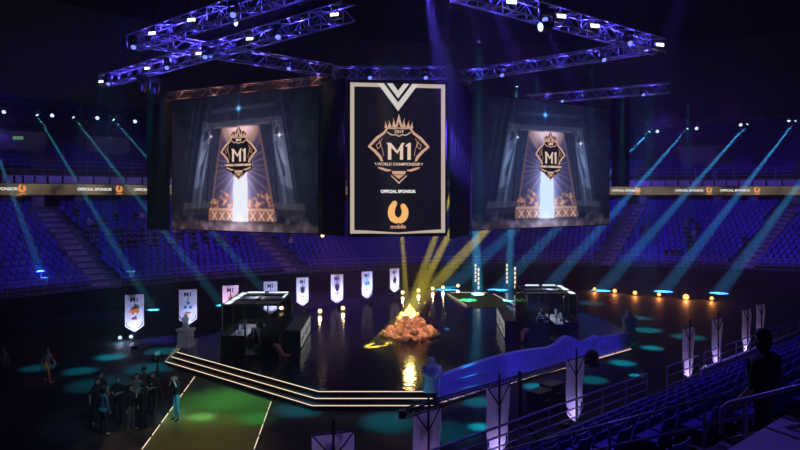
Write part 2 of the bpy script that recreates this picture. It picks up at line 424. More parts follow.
# far seats: one mass
mb = MB()
def seat_at(mb, p, d, s=1.0):
    """p floor point, d unit vector pointing outwards (backrest side)"""
    a = math.atan2(d.y, d.x) - math.pi/2
    Mx = Matrix.Translation(p) @ Matrix.Rotation(a, 4, 'Z')
    mb.box((-.22,-.24,.36), (.22,.18,.44), M=Mx)
    mb.add([Mx @ Vector(v) for v in [(-.22,.16,.42),(.22,.16,.42),(.22,.26,.82),(-.22,.26,.82),(-.22,.21,.40),(.22,.21,.40),(.22,.30,.80),(-.22,.30,.80)]],
           [(0,1,2,3),(4,7,6,5),(3,2,6,7),(0,3,7,4),(1,5,6,2)])
SEATS = []
VOM = ((12.2,1.52),(15.2,1.5),(31.6,1.42),(38.3,1.42))
def fill(rows, tf, zf, aisles, hw, sink, vom=()):
    for k in range(rows):
        t = tf(k) + (tf(k+1)-tf(k))*.5
        us = np.linspace(0, NU, 1200); P3 = [bowl(u, t, 0) for u in us]
        L = [0]
        for i in range(1, len(us)): L.append(L[-1] + (P3[i]-P3[i-1]).length)
        for s in np.arange(.3, L[-1], .56):
            u = float(np.interp(s, L, us)); p = bowl(u, t, zf(k))
            x, y = proj(p)
            if p.y < 8 or x < -40 or x > 850: continue
            if any((p - bowl(a, t, zf(k))).length < hw for a in aisles): continue
            if any((p.xy - bowl(a, b+.12, 0).xy).length < 3.7 for a, b in vom): continue
            d = (bowl(u, t+.1, 0)-bowl(u, t, 0)).normalized()
            sink.append((p, d, x, y, k))
fill(ROWS, row_t, row_z, AISLES, 1.15, SEATS)
NLOW = len(SEATS)
fill(UROWS, urow_t, urow_z, [AISLES[0]+.5, AISLES[2], AISLES[3]], 1.1, SEATS, VOM)
for p, d, x, y, k in SEATS: seat_at(mb, p, d)
FARSEATS = mb

# ------------------------------------------------------------------ near stand
R_ = Vector((.76,.65,0)); N_ = Vector((.65,-.76,0)); O_ = Vector((1.5,15.2,0))
def near(s, t, z): return O_ + R_*s + N_*t + Vector((0,0,z))
NROT = math.atan2(.65, .76)
NM = Matrix.Translation(O_) @ Matrix(((.76,.65,0,0),(.65,-.76,0,0),(0,0,1,0),(0,0,0,1)))
mb = MB()
def quad(mb, *ps): mb.add(ps, [tuple(range(len(ps)))])
S0, S1 = -16, 34
quad(mb, near(S0,-.15,0), near(S1,-.15,0), near(S1,-.15,1.7), near(S0,-.15,1.7))
for k in range(14):
    t0 = -.15 if k == 0 else .8*k; t1 = .8*(k+1); z = 1.7+.4*k
    quad(mb, near(S0,t0,z), near(S1,t0,z), near(S1,t1,z), near(S0,t1,z))
    quad(mb, near(S0,t1,z), near(S1,t1,z), near(S1,t1,z+.4), near(S0,t1,z+.4))
struct(mb.build('near_terrace', M['dark_concrete']))
# front parapet beyond the gap and the railing
mb = MB(); mb.box((12.6,-.16,1.7), (34,-.02,2.22), M=NM)
struct(mb.build('trim_parapet', M['panel']))
M['nrail'] = mat('near_rail_paint', (.30,.29,.38), .4, .2, noise=.1)
railing('railing', 'near stand front railing of dark bars ending at a tall post before the gap', 'railing', [near(s,0,1.7) for s in np.arange(-4.5, 8.8, 1.31)], 1.1, 4, M['nrail'], pr=.03)
railing('railing', 'short low stretch of near railing at the gap beside the small white floodlight', 'railing', [near(s,0,1.7) for s in (9.9,11.1,12.3)], 1.1, 3, M['nrail'], pr=.028)
railing('railing', 'near stand railing on the pale parapet behind the dark standing man', 'railing', [near(s,0,2.2) for s in np.arange(12.7, 30, 1.4)], .62, 2, M['nrail'], pr=.028)

# aisle landing, handrails
struct(MB().box((-5.5,8.0,5.0), (-2.2,10.4,6.2), M=NM).build('landing', M['panel']))
def handrail(label, s, ta, tb, h, posts, low):
    r = thing('handrail', label, 'handrail', near(s,ta,0))
    L = near(s,ta,0)
    fz = lambda t: 1.72+.5*t
    pt = lambda t, z: near(s,t,fz(t)+z) - L
    m = MB(); c = [pt(tb,h), pt((ta+tb)/2,h), pt(ta+.08,h), pt(ta,h-.05), pt(ta,h-.12-low), pt(ta+.1,h-.2-low), pt(tb,h-.2-low)]
    m.tube(c, .024, 8); m.build('rail', M['nrail'], r, True)
    for t in posts: 
        zf = 1.7+.4*int(t/.8) if not (s < -2.2 and t > 8.0) else 6.2
        MB().tube([near(s,t,zf)-L, pt(t,h)], .026, 8).build('post', M['nrail'], r)
handrail('sloping steel handrail in front of the standing man with a pale landing beneath', -3.7, 7.5, 9.6, .80, (7.75, 9.2), .2)
handrail('long sloping handrail across the empty seats, ending behind the standing man', -1.2, .6, 6.9, .68, (1.3, 3.0, 4.6, 6.2), .2)

ORD = 'first second third fourth fifth sixth seventh eighth ninth tenth eleventh twelfth thirteenth fourteenth'.split()
# near seats: each its own thing
def seat_proto():
    r = thing('stadium_seat', '', 'seat', (0,0,0))
    m = MB(); 
    prof = [(-.26,.40),(-.235,.43),(0,.415),(.17,.43),(.19,.40),(.0,.375)]
    b = [(x, y, z) for x in (-.22, .22) for y, z in prof]; n = len(prof)
    m.add(b, [tuple(range(n))[::-1], tuple(range(n, 2*n))] + [(i, (i+1)%n, n+(i+1)%n, n+i) for i in range(n)])
    m.build('seat_pan', M['seat_near'], r)
    m = MB(); xs = [-.23,-.19,-.10,0,.10,.19,.23]; zs = [.40,.55,.70,.80,.83]
    fr = []; 
    for j, z in enumerate(zs):
        for x in xs:
            hw = 1 if j < 3 else (.97 if j == 3 else .86)
            fr.append((x*hw, .17+(z-.4)*.28+.035*(1-(x/.23)**2)-.02, z))
    nx = len(xs); nn = len(fr)
    bk = [(x, y+.03, z) for x, y, z in fr]
    fs = []
    for j in range(len(zs)-1):
        for i in range(nx-1):
            a = j*nx+i; fs += [(a, a+1, a+nx+1, a+nx), (nn+a, nn+a+nx, nn+a+nx+1, nn+a+1)]
    for i in range(nx-1):
        a = (len(zs)-1)*nx+i; fs += [(a, a+1, nn+a+1, nn+a), (i, nn+i, nn+i+1, i+1)]
    for j in range(len(zs)-1):
        a = j*nx; c = j*nx+nx-1; fs += [(a, a+nx, nn+a+nx, nn+a), (c, nn+c, nn+c+nx, c+nx)]
    m.add(fr+bk, fs); m.build('backrest', M['seat_near'], r, True)
    m = MB().box((-.05,.10,.02), (.05,.36,.38)); m.build('bracket', M['fixture'], r)
    return r
M['seat_near'] = mat('seat_near_plastic', (.07,.06,.40), .38, noise=.12, nscale=6)
cand = []
for k in range(1, 14):
    for s in np.arange(-1.0 + .27, 30, .54):
        t = .8*k+.36; p = near(s, t, 1.7+.4*k)
        if p.y < 1: continue
        x, y = proj(p + Vector((0,0,.7)))
        if -20 < x < 830 and y < 475: cand.append((p.length, p, x, y, k, s))
    for s in np.arange(-3.4-.27, -9, -.54):
        t = .8*k+.36
        if t > 6.8: continue
        p = near(s, t, 1.7+.4*k)
        if p.y < 1: continue
        x, y = proj(p + Vector((0,0,.7)))
        if -20 < x < 830 and y < 470: cand.append((p.length, p, x, y, k, s))
cand.sort(key=lambda c: c[0])
proto = seat_proto()
NSEAT = min(298, len(cand))
for i, (dd, p, x, y, k, s) in enumerate(cand):
    if i < NSEAT:
        o = proto if i == 0 else copy_tree(proto)
        o.location = p; o.rotation_euler = (0, 0, math.atan2(N_.y, N_.x)-math.pi/2)
        tag(o, 'empty blue-violet stadium seat in the near stand, %s row up from its front railing' % ORD[k-1], 'seat', 'empty seats of the near stand')
    else: seat_at(FARSEATS, p, N_)
print('NEAR SEATS', len(cand), 'far', len(SEATS))
o = FARSEATS.build('stadium_seating', M['seat'])
tag(o, 'mass of purple plastic seats filling the far stands behind the stage', 'seating', kind='stuff')

# ------------------------------------------------------------------ stage
T = [(-3.3,26.0),(1.2,26.0),(13.3,36.0),(13.0,41.5),(8,53.3),(0,53),(-6.5,45),(-11.7,34.8),(-11.3,32.5)]
SZ = .65
def offset_poly(P, d):
    out = []; n = len(P)
    for i in range(n):
        a, b, c = Vector(P[i-1]), Vector(P[i]), Vector(P[(i+1) % n])
        n1 = Vector(((b-a).y, -(b-a).x)).normalized(); n2 = Vector(((c-b).y, -(c-b).x)).normalized()
        m = (n1+n2); m = m/max(.3, m.dot(n1)); out.append(tuple(b + m*d))
    return out
stage = thing('stage', 'large glossy black octagonal stage with three light-edged steps facing the floor', 'stage', (0,38,0))
def local(P, c): return [(x-c[0], y-c[1]) for x, y in P]
SL = (0, 38)
MB().prism(local(T, SL), .02, SZ).build('deck', M['stage'], stage)
def strips(P, z, nm, parent, edges, m):
    for i in edges:
        a, b = Vector((*P[i], z)), Vector((*P[(i+1) % len(P)], z)); a.xy -= Vector(SL); b.xy -= Vector(SL)
        MB().tube([a, b], .016, 6).build(nm, m, parent)
VIS = (7, 8, 0)
for d, z in ((0, SZ), (.26, .45), (.52, .25)):
    P = offset_poly(T, d)
    if d:
        Q = [T[7],T[8],T[0],T[1],(T[1][0],T[1][1]-d),P[0],P[8],P[7]]
        st = MB().prism(local(Q, SL), .01, z).build('step', M['stage_side'], stage)
    else: st = stage
    strips(offset_poly(T, d+.015), z-.03, 'light_strip', st, VIS, M['strip'])
# back walkway on the stage and front walkway on the floor
def carpet(name, label, quadpts, z, edges, dash=None):
    r = thing(name, label, 'carpet', (quadpts[0][0], quadpts[0][1], 0))
    L = (quadpts[0][0], quadpts[0][1])
    MB().prism(local(quadpts, L), z-.05, z).build('carpet_surface', M['carpet'], r)
    for i in edges:
        a, b = Vector((*quadpts[i], z+.02)), Vector((*quadpts[(i+1) % 4], z+.02)); a.xy -= Vector(L); b.xy -= Vector(L)
        n = max(1, int((b-a).length/ (dash or 9)))
        for k in range(n):
            p, q = a.lerp(b, (k+.1)/n), a.lerp(b, (k+.9)/n)
            MB().tube([p, q], .017, 6).build('light_strip', M['strip'], r)
    return r
carpet('walkway_carpet', 'green carpet walkway with light-edged sides leading away from the steps to the floor', [(-8.45,20.0),(-4.75,20.0),(-5.3,26.4),(-9.6,30.0)], .1, (1, 3), 1.15)
carpet('walkway_carpet', 'far green carpet walkway with light-edged sides at the back of the stage', [(4.85,45),(8.3,45.6),(7.35,51.6),(3.7,51.8)], SZ+.055, (1, 2, 3))

# statues
def statue(label, loc, h, ped, rz):
    r = thing('hooded_statue', label, 'statue', loc, rz); r.scale = (.74,.74,1) if ped else (.9,.9,1)
    z0 = ped
    if ped:
        m = MB().box((-.42,-.38,0), (.42,.38,ped*.86)); m.box((-.50,-.45,ped*.86), (.50,.45,ped)); m.box((-.5,-.45,0), (.5,.45,.12))
        m.build('pedestal', M['grey_stone'], r)
    m = MB(); H = h-ped
    prof = [(.44,0),(.42,.06),(.36,.25),(.31,.45),(.30,.60),(.33,.70),(.31,.755),(.20,.80),(.155,.84),(.17,.89),(.155,.95),(.09,.99),(.02,1.0)]
    N = 28; b = 0; vs = []; fs = []
    for rr, z in prof:
        for k in range(N):
            t = 2*math.pi*k/N; fold = 1 + .07*math.sin(7*t)*(1-z) + .03*math.sin(11*t+1)*(1-z)
            sy = .72 if .4 < z < .8 else .85
            vs.append((rr*fold*math.cos(t)*H*.78, rr*fold*sy*math.sin(t)*H*.78 - .06*H*max(0, z-.75), z0+z*H))
    for i in range(len(prof)-1):
        for k in range(N): fs.append((i*N+k, i*N+(k+1)%N, (i+1)*N+(k+1)%N, (i+1)*N+k))
    fs.append(tuple(range(N))[::-1]); fs.append(tuple((len(prof)-1)*N+k for k in range(N)))
    m.add(vs, fs)
    for sx in (-1, 1):      # draped sleeves meeting in front
        m.tube([(sx*.25*H, -.02*H, z0+.72*H), (sx*.29*H, -.12*H, z0+.55*H), (sx*.14*H, -.26*H, z0+.47*H), (0, -.30*H, z0+.48*H)], [.075*H,.085*H,.08*H,.05*H], 10)
    m.build('cloaked_figure', M['grey_stone'], r, True)
    MB().ball((0, -.115*H, z0+.885*H), (.065*H, .06*H, .085*H), 12, 8).build('hood_shadow_face', M['grey_stone'], r, True)
    return r
statue('pale grey hooded statue on a square pedestal at the stage corner under a pennant banner', (-11.25,33.6,SZ), 1.72, .95, -.3)
statue('grey hooded statue with teal lit hem at the far end of the blue parapet', (12.75,35.75,SZ-.02), 1.55, 0, .4)
statue('hooded statue at the near end of the blue parapet by the stage front corner', (1.28,26.2,SZ-.05), 1.38, 0, .2)

# blue parapet along the stage edge
e0, e1 = Vector((1.55,26.05,0)), Vector((12.6,35.2,0)); ed = (e1-e0); EL = ed.length; ed.normalize(); en = Vector((ed.y,-ed.x,0))
par = thing('stage_parapet', 'long blue-lit ornamental parapet with a raised scroll along the stage edge', 'parapet', (e0.x, e0.y, 0), math.atan2(ed.y, ed.x))
def top(u):
    x = u/EL
    h = 1.28 + .12*math.sin(x*6.2-.3)
    if x < .50: h += .10*math.sin(x*2*math.pi)
    h += .42*math.exp(-((x-.60)/.055)**2) + .18*math.exp(-((x-.77)/.04)**2)
    h -= .2*max(0, (x-.86))/.14
    return h
m = MB(); us = np.linspace(0, EL, 80); n = len(us)
vs = [(u,-.12,.15) for u in us]+[(u,-.12,top(u)) for u in us]+[(u,.12,.15) for u in us]+[(u,.12,top(u)) for u in us]
m.add(vs, [(i,i+1,n+i+1,n+i) for i in range(n-1)]+[(2*n+i,3*n+i,3*n+i+1,2*n+i+1) for i in range(n-1)]+[(n+i,n+i+1,3*n+i+1,3*n+i) for i in range(n-1)]+[(0,n,3*n,2*n),(n-1,3*n-1,4*n-1,2*n-1)])
m.build('wall_panel', M['bluewall'], par)
m = MB(); m.tube([(u,-.12,top(u)-.03) for u in us], .03, 8); m.build('coping', M['bluewall'], par, True)
def spiral(cx, cz, r0, turns, sgn):
    return [(cx + r0*(1-t*.85)*math.cos(sgn*t*turns*2*math.pi+1.2), -.15, cz + r0*(1-t*.85)*math.sin(sgn*t*turns*2*math.pi+1.2)) for t in np.linspace(0,1,40)]
for cx, cz, r0, sg in ((EL*.60, 1.22, .42, 1), (EL*.53, 1.05, .28, -1), (EL*.77, 1.05, .26, 1)):
    MB().tube(spiral(cx, cz, r0, 1.9, sg), .055, 8).build('scroll', M['bluewall'], par, True)
for a, b in ((.04,.25),(.28,.49),(.66,.74),(.80,.97)):
    x0, x1 = a*EL, b*EL
    MB().tube([(x0,-.14,.5),(x1,-.14,.5),(x1,-.14,.95),(x0,-.14,.95),(x0,-.14,.5)], .018, 6).build('moulding', M['bluewall'], par)
for i in range(9):
    MB().tube([(EL*(i+.04)/9,-.15,.17), (EL*(i+.96)/9,-.15,.17)], .028, 6).build('light_strip', M['strip_pink'], par)

# player booths
def booth(label, loc, w, d, seed, lights):
    r = thing('player_booth', label, 'booth', loc)
    H = 2.55; g = .045
    fr = [(0,0),(w*.42,0),(w*.72,0),(w,0),(w,d*.5),(w,d),(w*.5,d),(0,d),(0,d*.5)]
    MB().box((-.06,-.06,0), (w+.06,d+.06,.1)).build('floor_base', M['black'], r)
    for x, y in fr: MB().cbox((x,y,.1+(H-.1)/2), (.07,.07,H-.1)).build('post', M['black'], r)
    m = MB()
    for x0, y0, x1, y1 in ((0,0,w,0),(0,d,w,d),(0,0,0,d),(w,0,w,d),(w*.5,0,w*.5,d),(0,d*.36,w,d*.36),(0,d*.7,w,d*.7)):
        m.tube([(x0,y0,H),(x1,y1,H)], g, 4)
    m.build('roof_frame', M['black'], r)
    MB().box((.05,.05,H-.02), (w-.05,d-.05,H)).build('roof_pane', M['roof_glass'], r)
    for lo, hi in (((.05,-.012,1.05),(w*.40,.012,H-.06)), ((w*.45,-.012,.12),(w*.70,.012,H-.06)), ((w*.74,-.012,1.05),(w-.05,.012,H-.06)),
                   ((-.012,.05,1.05),(.012,d-.05,H-.06)), ((w-.012,.05,.9),(w+.012,d-.05,H-.06)), ((.05,d-.012,1.05),(w-.05,d+.012,H-.06))):
        MB().box(lo, hi).build('glass_pane', M['glass'], r)
    for lo, hi in (((.03,-.03,.1),(w*.41,.03,1.05)), ((w*.73,-.03,.1),(w-.03,.03,1.05)), ((-.03,.03,.1),(.03,d-.03,1.05)), ((w-.03,.03,.1),(w+.03,d-.03,.9)), ((.03,d-.03,.1),(w-.03,d+.03,1.05))):
        MB().box(lo, hi).build('lower_panel', M['black'], r)
    for lo, hi in lights:
        MB().box((lo[0]*w, lo[1]*d, H+.005), (hi[0]*w, hi[1]*d, H+.035)).build('light_panel', glow('booth_light', (.85,.97,1.0), 1.3) if 'booth_light' not in bpy.data.materials else bpy.data.materials['booth_light'], r)
    MB().cbox((w*.57, -.04, 1.15), (.03,.05,.5)).build('door_handle', M['lamp_warm'] if False else M['alu'], r)
    return r
LB, RB = (-8.75,31.4,SZ), (6.95,34.7,SZ)
booth('glass player booth with lit roof panels on the statue-with-pedestal side of the stage', LB, 2.75, 4.2, 1, [((.03,.06),(.12,.26)),((.03,.34),(.12,.56)),((.03,.64),(.12,.9)),((.12,.93),(.46,.985)),((.55,.93),(.93,.985)),((.93,.55),(.965,.8))])
booth('glass player booth with lit roof panels behind the blue parapet', RB, 2.7, 3.7, 2, [((.88,.06),(.97,.26)),((.88,.36),(.97,.6)),((.88,.68),(.97,.9)),((.2,.93),(.5,.985)),((.58,.93),(.86,.985))])
point('booth_lamp', (LB[0]+1.2,LB[1]+2.4,SZ+2.35), (.8,.9,1), 45, .3); point('booth_lamp', (RB[0]+1.6,RB[1]+2,SZ+2.35), (.8,.9,1), 45, .3)
def table(name, label, loc, w, d, h):
    r = thing(name, label, 'table', loc)
    MB().box((0,0,h-.05), (w,d,h)).build('table_top', M['white'], r)
    for x, y in ((.04,.04),(w-.04,.04),(.04,d-.04),(w-.04,d-.04)): MB().cbox((x,y,(h-.05)/2), (.05,.05,h-.05)).build('leg', M['black'], r)
    MB().box((.05,d-.06,.25), (w-.05,d-.03,h-.05)).build('modesty_panel', M['black'], r)
table('gaming_table', 'long table inside the glass booth near the pedestal statue', (LB[0]+.2,LB[1]+.5,LB[2]+.1), .85, 3.2, .78)
table('gaming_table', 'long table inside the glass booth behind the blue parapet', (RB[0]+1.6,RB[1]+.4,RB[2]+.1), .85, 2.9, .78)
def chair(label, loc, rz):
    r = thing('gaming_chair', label, 'chair', loc, rz)
    m = MB().box((-.26,-.26,.42), (.26,.24,.52)); m.build('seat', M['white'], r)
    m = MB()
    for x in (-.22,.22): m.tube([(x,.22,.5),(x,.30,.85),(x*.9,.36,1.2)], .045, 8)
    m.tube([(-.2,.36,1.2),(-.12,.385,1.28),(.12,.385,1.28),(.2,.36,1.2)], .045, 8)
    m.build('back_frame', M['white'], r, True)
    MB().box((-.2,.0,0), (.2,.05,.62), M=Matrix.Translation((0,.25,.52)) @ Matrix.Rotation(-.2,4,'X')).build('back_pad', M['black'], r)
    MB().tube([(0,0,.06),(0,0,.42)], .04, 8).build('gas_lift', M['black'], r)
    for k in range(5):
        a = 2*math.pi*k/5; MB().tube([(0,0,.1),(.28*math.cos(a),.28*math.sin(a),.05)], [.035,.025], 6).build('leg', M['black'], r)
    for x in (-.3,.3): MB().tube([(x,.15,.48),(x,.15,.68),(x,-.15,.68),(x,-.15,.48)], .025, 6).build('armrest', M['white'], r)
chair('white framed gaming chair in the doorway of the booth near the pedestal statue', (LB[0]+1.75,LB[1]+.55,LB[2]+.1), 2.6)
chair('white framed gaming chair at the booth corner beside the white-faced counter', (RB[0]+.55,RB[1]+.45,RB[2]+.1), -2.8)
def monitor(label, loc, rz):
    r = thing('monitor', label, 'monitor', loc, rz)
    MB().box((-.28,-.02,.12), (.28,.02,.46)).build('case', M['black'], r); MB().box((-.265,.02,.135), (.265,.024,.445)).build('screen', M['monitor_lit'], r)
    MB().tube([(0,-.02,.01),(0,-.02,.2)], .02, 6).build('stand', M['black'], r); MB().box((-.12,-.1,0), (.12,.08,.012)).build('base', M['black'], r)
M['monitor_lit'] = glow('monitor_lit', (.25,.32,.55), .5)
for i, y in enumerate((1.3,2.4)):
    monitor('monitor on the table in the booth near the pedestal statue, %s one' % ('front' if i == 0 else 'back'), (LB[0]+.55,LB[1]+y,LB[2]+.885), -math.pi/2)
    monitor('monitor on the table in the booth behind the parapet, %s one' % ('front' if i == 0 else 'back'), (RB[0]+2.1,RB[1]+y,RB[2]+.885), math.pi/2)
# curved orange props beside the booths
def claw(label, loc, rz, pts):
    r = MB().tube(pts, [.09,.13,.12,.09,.05], 10).build('curved_prop', mat('orange_prop', (.62,.26,.15), .6, noise=.3) if 'orange_prop' not in bpy.data.materials else bpy.data.materials['orange_prop'], None, True)
    tag(r, label, 'prop'); r.location = loc; r.rotation_euler = (0,0,rz)
claw('small bent orange prop lying on the stage by the booth near the pedestal statue', (-5.95,31.2,SZ+.09), 0, [(-.25,0,.55),(-.05,0,.5),(.12,.02,.2),(.3,.0,.02),(.62,-.05,.06)])
claw('small arched orange prop standing on the stage between counter and parapet booth', (6.55,34.3,SZ+.1), 0, [(.35,0,.6),(.18,0,.62),(.04,0,.45),(.0,0,.2),(-.02,0,.0)])
# counters with lit faces
M['counter_lit'] = glow('counter_screen', (.85,.83,.80), .28)
def counter(label, loc, rz, L, w, h, side):
    r = thing('stage_counter', label, 'counter', loc, rz)
    MB().box((0,0,.04), (w,L,h-.05)).build('body', M['black'], r)
    MB().box((-.04,-.04,h-.05), (w+.04,L+.04,h)).build('top_board', M['dark_concrete'], r)
    x = w+.005 if side > 0 else -.035
    sc = MB().box((x,.1,.12), (x+.03,L-.1,h-.10)).build('face_screen', M['counter_lit'], r)
    m = MB(); xx = x+.032 if side > 0 else x-.004
    for k in range(6):
        y = .25+k*(L-.5)/6; m.box((xx-.002,y,.25+.1*(k%3)), (xx+.004,y+.3,.6+.08*(k%2)))
    m.build('screen_pattern', M['ink'], sc)
counter('long dark counter with a bright face beside the booth near the pedestal statue', (-5.82,32.8,SZ), .03, 4.4, .72, 1.03, 1)
counter('dark counter with bright white face beside the booth behind the blue parapet', (5.75,35.1,SZ), -.06, 4.6, .6, 1.05, -1)

# campfire mound
fire = thing('rock_campfire', 'mound of orange-lit rocks with a bright yellow fire on top at stage centre', 'campfire', (.55,36.2,SZ))
m = MB(); m.lathe([(.95,0),(.82,.35),(.68,.8),(.5,1.12),(.3,1.22)], 14); m.build('mound_core', M['rock'], fire)
rk = []
for q in range(4):
    b = bmesh.new(); bmesh.ops.create_icosphere(b, subdivisions=2, radius=1)
    rr = random.Random(q)
    dirs = [(Vector((rr.uniform(-1,1),rr.uniform(-1,1),rr.uniform(-1,1))).normalized(), rr.uniform(.55,.85)) for _ in range(9)]
    for v in b.verts:
        for dn, lim in dirs:
            e = v.co.dot(dn)
            if e > lim: v.co -= dn*(e-lim)
    me = bpy.data.meshes.new('rock'); b.to_mesh(me); b.free(); me.materials.append(M['rock']); rk.append(me)
rr = random.Random(5); nrock = 0
for z, rad, cnt, sz in ((.10,.98,15,.25),(.38,.88,14,.23),(.64,.76,13,.21),(.9,.63,11,.19),(1.13,.48,9,.16)):
    for k in range(cnt):
        a = 2*math.pi*(k+rr.uniform(-.25,.25)+.5*(cnt%2))/cnt
        o = link('rock', rk[nrock % 4], fire); nrock += 1
        s = sz*rr.uniform(.8,1.2)
        o.location = (rad*math.cos(a)*1.02, rad*math.sin(a), z+rr.uniform(-.03,.05)); o.scale = (s*1.1, s*1.1, s*.85)
        o.rotation_euler = (rr.uniform(0,3), rr.uniform(0,3), rr.uniform(0,3))
for (x, y, s) in ((-1.45,-.1,.26),(-1.28,-.45,.2),(1.4,-.2,.28),(1.62,-.05,.2),(1.2,-.6,.24),(-.2,-1.42,.27),(.3,-1.38,.2),(-1.62,-.25,.17),(-.55,-1.3,.2),(.75,-1.2,.2),(1.15,.2,.4),(-1.1,.2,.36),(1.35,.0,.3)):
    o = link('rock', rk[nrock % 4], fire); nrock += 1; o.location = (x, y, s*.6); o.scale = (s, s, s*.8); o.rotation_euler = (rr.uniform(0,3),0,rr.uniform(0,3))
fl = MB()
for x, y, h, r0 in ((0,0,.62,.2),(-.17,.02,.36,.14),(.19,-.03,.40,.15),(.03,-.15,.34,.14),(-.05,.16,.4,.14)):
    fl.lathe([(r0*.7,0),(r0,.12*h/.4),(r0*.85,h*.45),(r0*.45,h*.75),(.01,h)], 10, (x,y,1.18))
fl.build('flame', M['flame'], fire, True)
point('fire_lamp', (.55,36.2,SZ+2.2), (1,.66,.22), 160, .25)
spot('fire_key', (-1,27,15), (.5,36,1.2), (1,.42,.24), 24000, 11, .6, .2)

# ------------------------------------------------------------------ crest (shared by the three screens); unit = 1/66 of its height
M['gold'] = glow('crest_gold', (.68,.40,.27), .9); M['gold_pale'] = glow('crest_pale', (.88,.64,.50), .9); M['ink_screen'] = glow('crest_dark', (.010,.009,.012), 1.0)
M['frame_beige'] = glow('frame_beige', (.62,.50,.42), .85); M['chev'] = glow('chevron_pale', (.72,.67,.62), .9)
M['screen_black'] = glow('screen_black', (.006,.006,.010), 1.0)
def crest_poly(pts): return [(x, z) for x, z in pts] + [(-x, z) for x, z in reversed(pts)]
def crest_meshes():
    out = {}
    mb = MB()   # dark plate
    flat(mb, crest_poly([(0,20),(11,19),(15,14),(30,0.5),(22,-6),(17,-13),(16,-16),(23,-19),(22,-22),(12,-26),(8,-30),(0,-35)]), .004)
    flat(mb, crest_poly([(0,34),(5,26),(9,27),(14,22),(12,17),(0,17)]), .004)
    out['shield_plate'] = mb.mesh('shield_plate', M['ink_screen'])
    g = MB()    # gold outline
    for sx in (1,-1):
        stroke(g, [(sx*11.5,19),(sx*14.5,14.5),(sx*22,9),(sx*29.5,.8),(sx*24,-3.5),(sx*18.5,-9.5),(sx*16.5,-14.5)], [1.8,2.2,3.0,2.2,2.7,3.0,2.0], .012)
        stroke(g, [(sx*11.5,15),(sx*7,12.2),(sx*3.2,12.8),(0,11)], 1.2, .012)
        stroke(g, [(sx*23.5,-15.5),(sx*19.5,-20),(sx*12,-22.5),(sx*8.5,-22.5)], [1.2,2.0,2.4,1.2], .012)
        stroke(g, [(sx*7.5,-28),(sx*3.6,-31.5),(0,-35)], [1,1.2,1.4], .012)
        stroke(g, [(sx*19,5),(sx*22.5,2.5),(sx*21,-1.5),(sx*17.5,2),(sx*19.5,6.5)], .5, .010)
        stroke(g, [(sx*16.5,9),(sx*19,4),(sx*16.3,-2),(sx*15.4,-8)], .45, .010)
        # crown side spikes
        for a, h, w in ((5.2,27.6,2.2),(9.6,25.2,2.0),(13.2,24.2,1.5)):
            flat(g, [(sx*(a-w),19.6),(sx*a,h),(sx*(a+w*.8),19.6)], .010)
            stroke(g, [(sx*(a-w),20),(sx*(a+.6),h+1.6)], [.9,.3], .012)
    flat(g, [(-3.6,20),(0,33.5),(3.6,20),(1.6,20),(0,25.5),(-1.6,20)], .012)
    stroke(g, [(-13.5,19.6),(-6,18.6),(0,19.3),(6,18.6),(13.5,19.6)], 1.1, .012)
    out['gold_trim'] = g.mesh('gold_trim', M['gold'])
    p = MB()    # M 1
    flat(p, [(-12,4.6),(-8,4.6),(-1.6,-3.2),(-1.6,-6.2)], .014); flat(p, [(-12,4.6),(-8.2,4.6),(-8.2,3.0),(-12,3.2)], .014)
    flat(p, [(-10.9,3.2),(-7.6,1.0),(-7.6,-12),(-10.9,-12)], .014)
    flat(p, [(3.0,4.6),(6.0,4.6),(-1.6,-6.2),(-1.6,-3.0)], .014); flat(p, [(1.0,.2),(4.2,4.0),(4.2,-12),(1.0,-12)], .014)
    flat(p, [(6.6,2.2),(10.2,4.8),(11.9,4.8),(11.9,-12),(8.5,-12),(8.5,1.6),(6.6,.6)], .014)
    out['monogram'] = p.mesh('monogram', M['gold_pale'])
    b = MB(); flat(b, [(-23,-13.6),(23,-13.6),(22,-19.4),(13,-19.8),(12,-21.5),(-12,-21.5),(-13,-19.8),(-22,-19.4)], .016)
    out['name_ribbon'] = b.mesh('name_ribbon', M['ink_screen'])
    t = upright(text_mesh('WORLD CHAMPIONSHIP', 4.1, M['gold_pale'], .02, .05)); t.transform(Matrix.Translation((0,-.02,-16.6)) @ Matrix.Scale(.93, 4, (1,0,0))); out['lettering_name'] = t
    t = upright(text_mesh('2019', 4.6, M['gold_pale'], .02, .03)); t.transform(Matrix.Translation((0,-.02,15.6))); out['lettering_year'] = t
    s = MB(); flat(s, [(-7,-23.2),(7,-23.2),(6,-26.6),(-6,-26.6)], .012); flat(s, [(-5,-27.2),(5,-27.2),(0,-31)], .012)
    out['foot_plate'] = s.mesh('foot_plate', mat('crest_foot', (.05,.04,.04)) if False else M['gold'])
    return out
CREST = crest_meshes()
def add_crest(parent, loc, s):
    for nm, me in CREST.items():
        o = link('crest' if nm == 'shield_plate' else nm.split('_name')[0].split('_year')[0], me, parent)
        o.location = loc; o.scale = (s, 1, s)

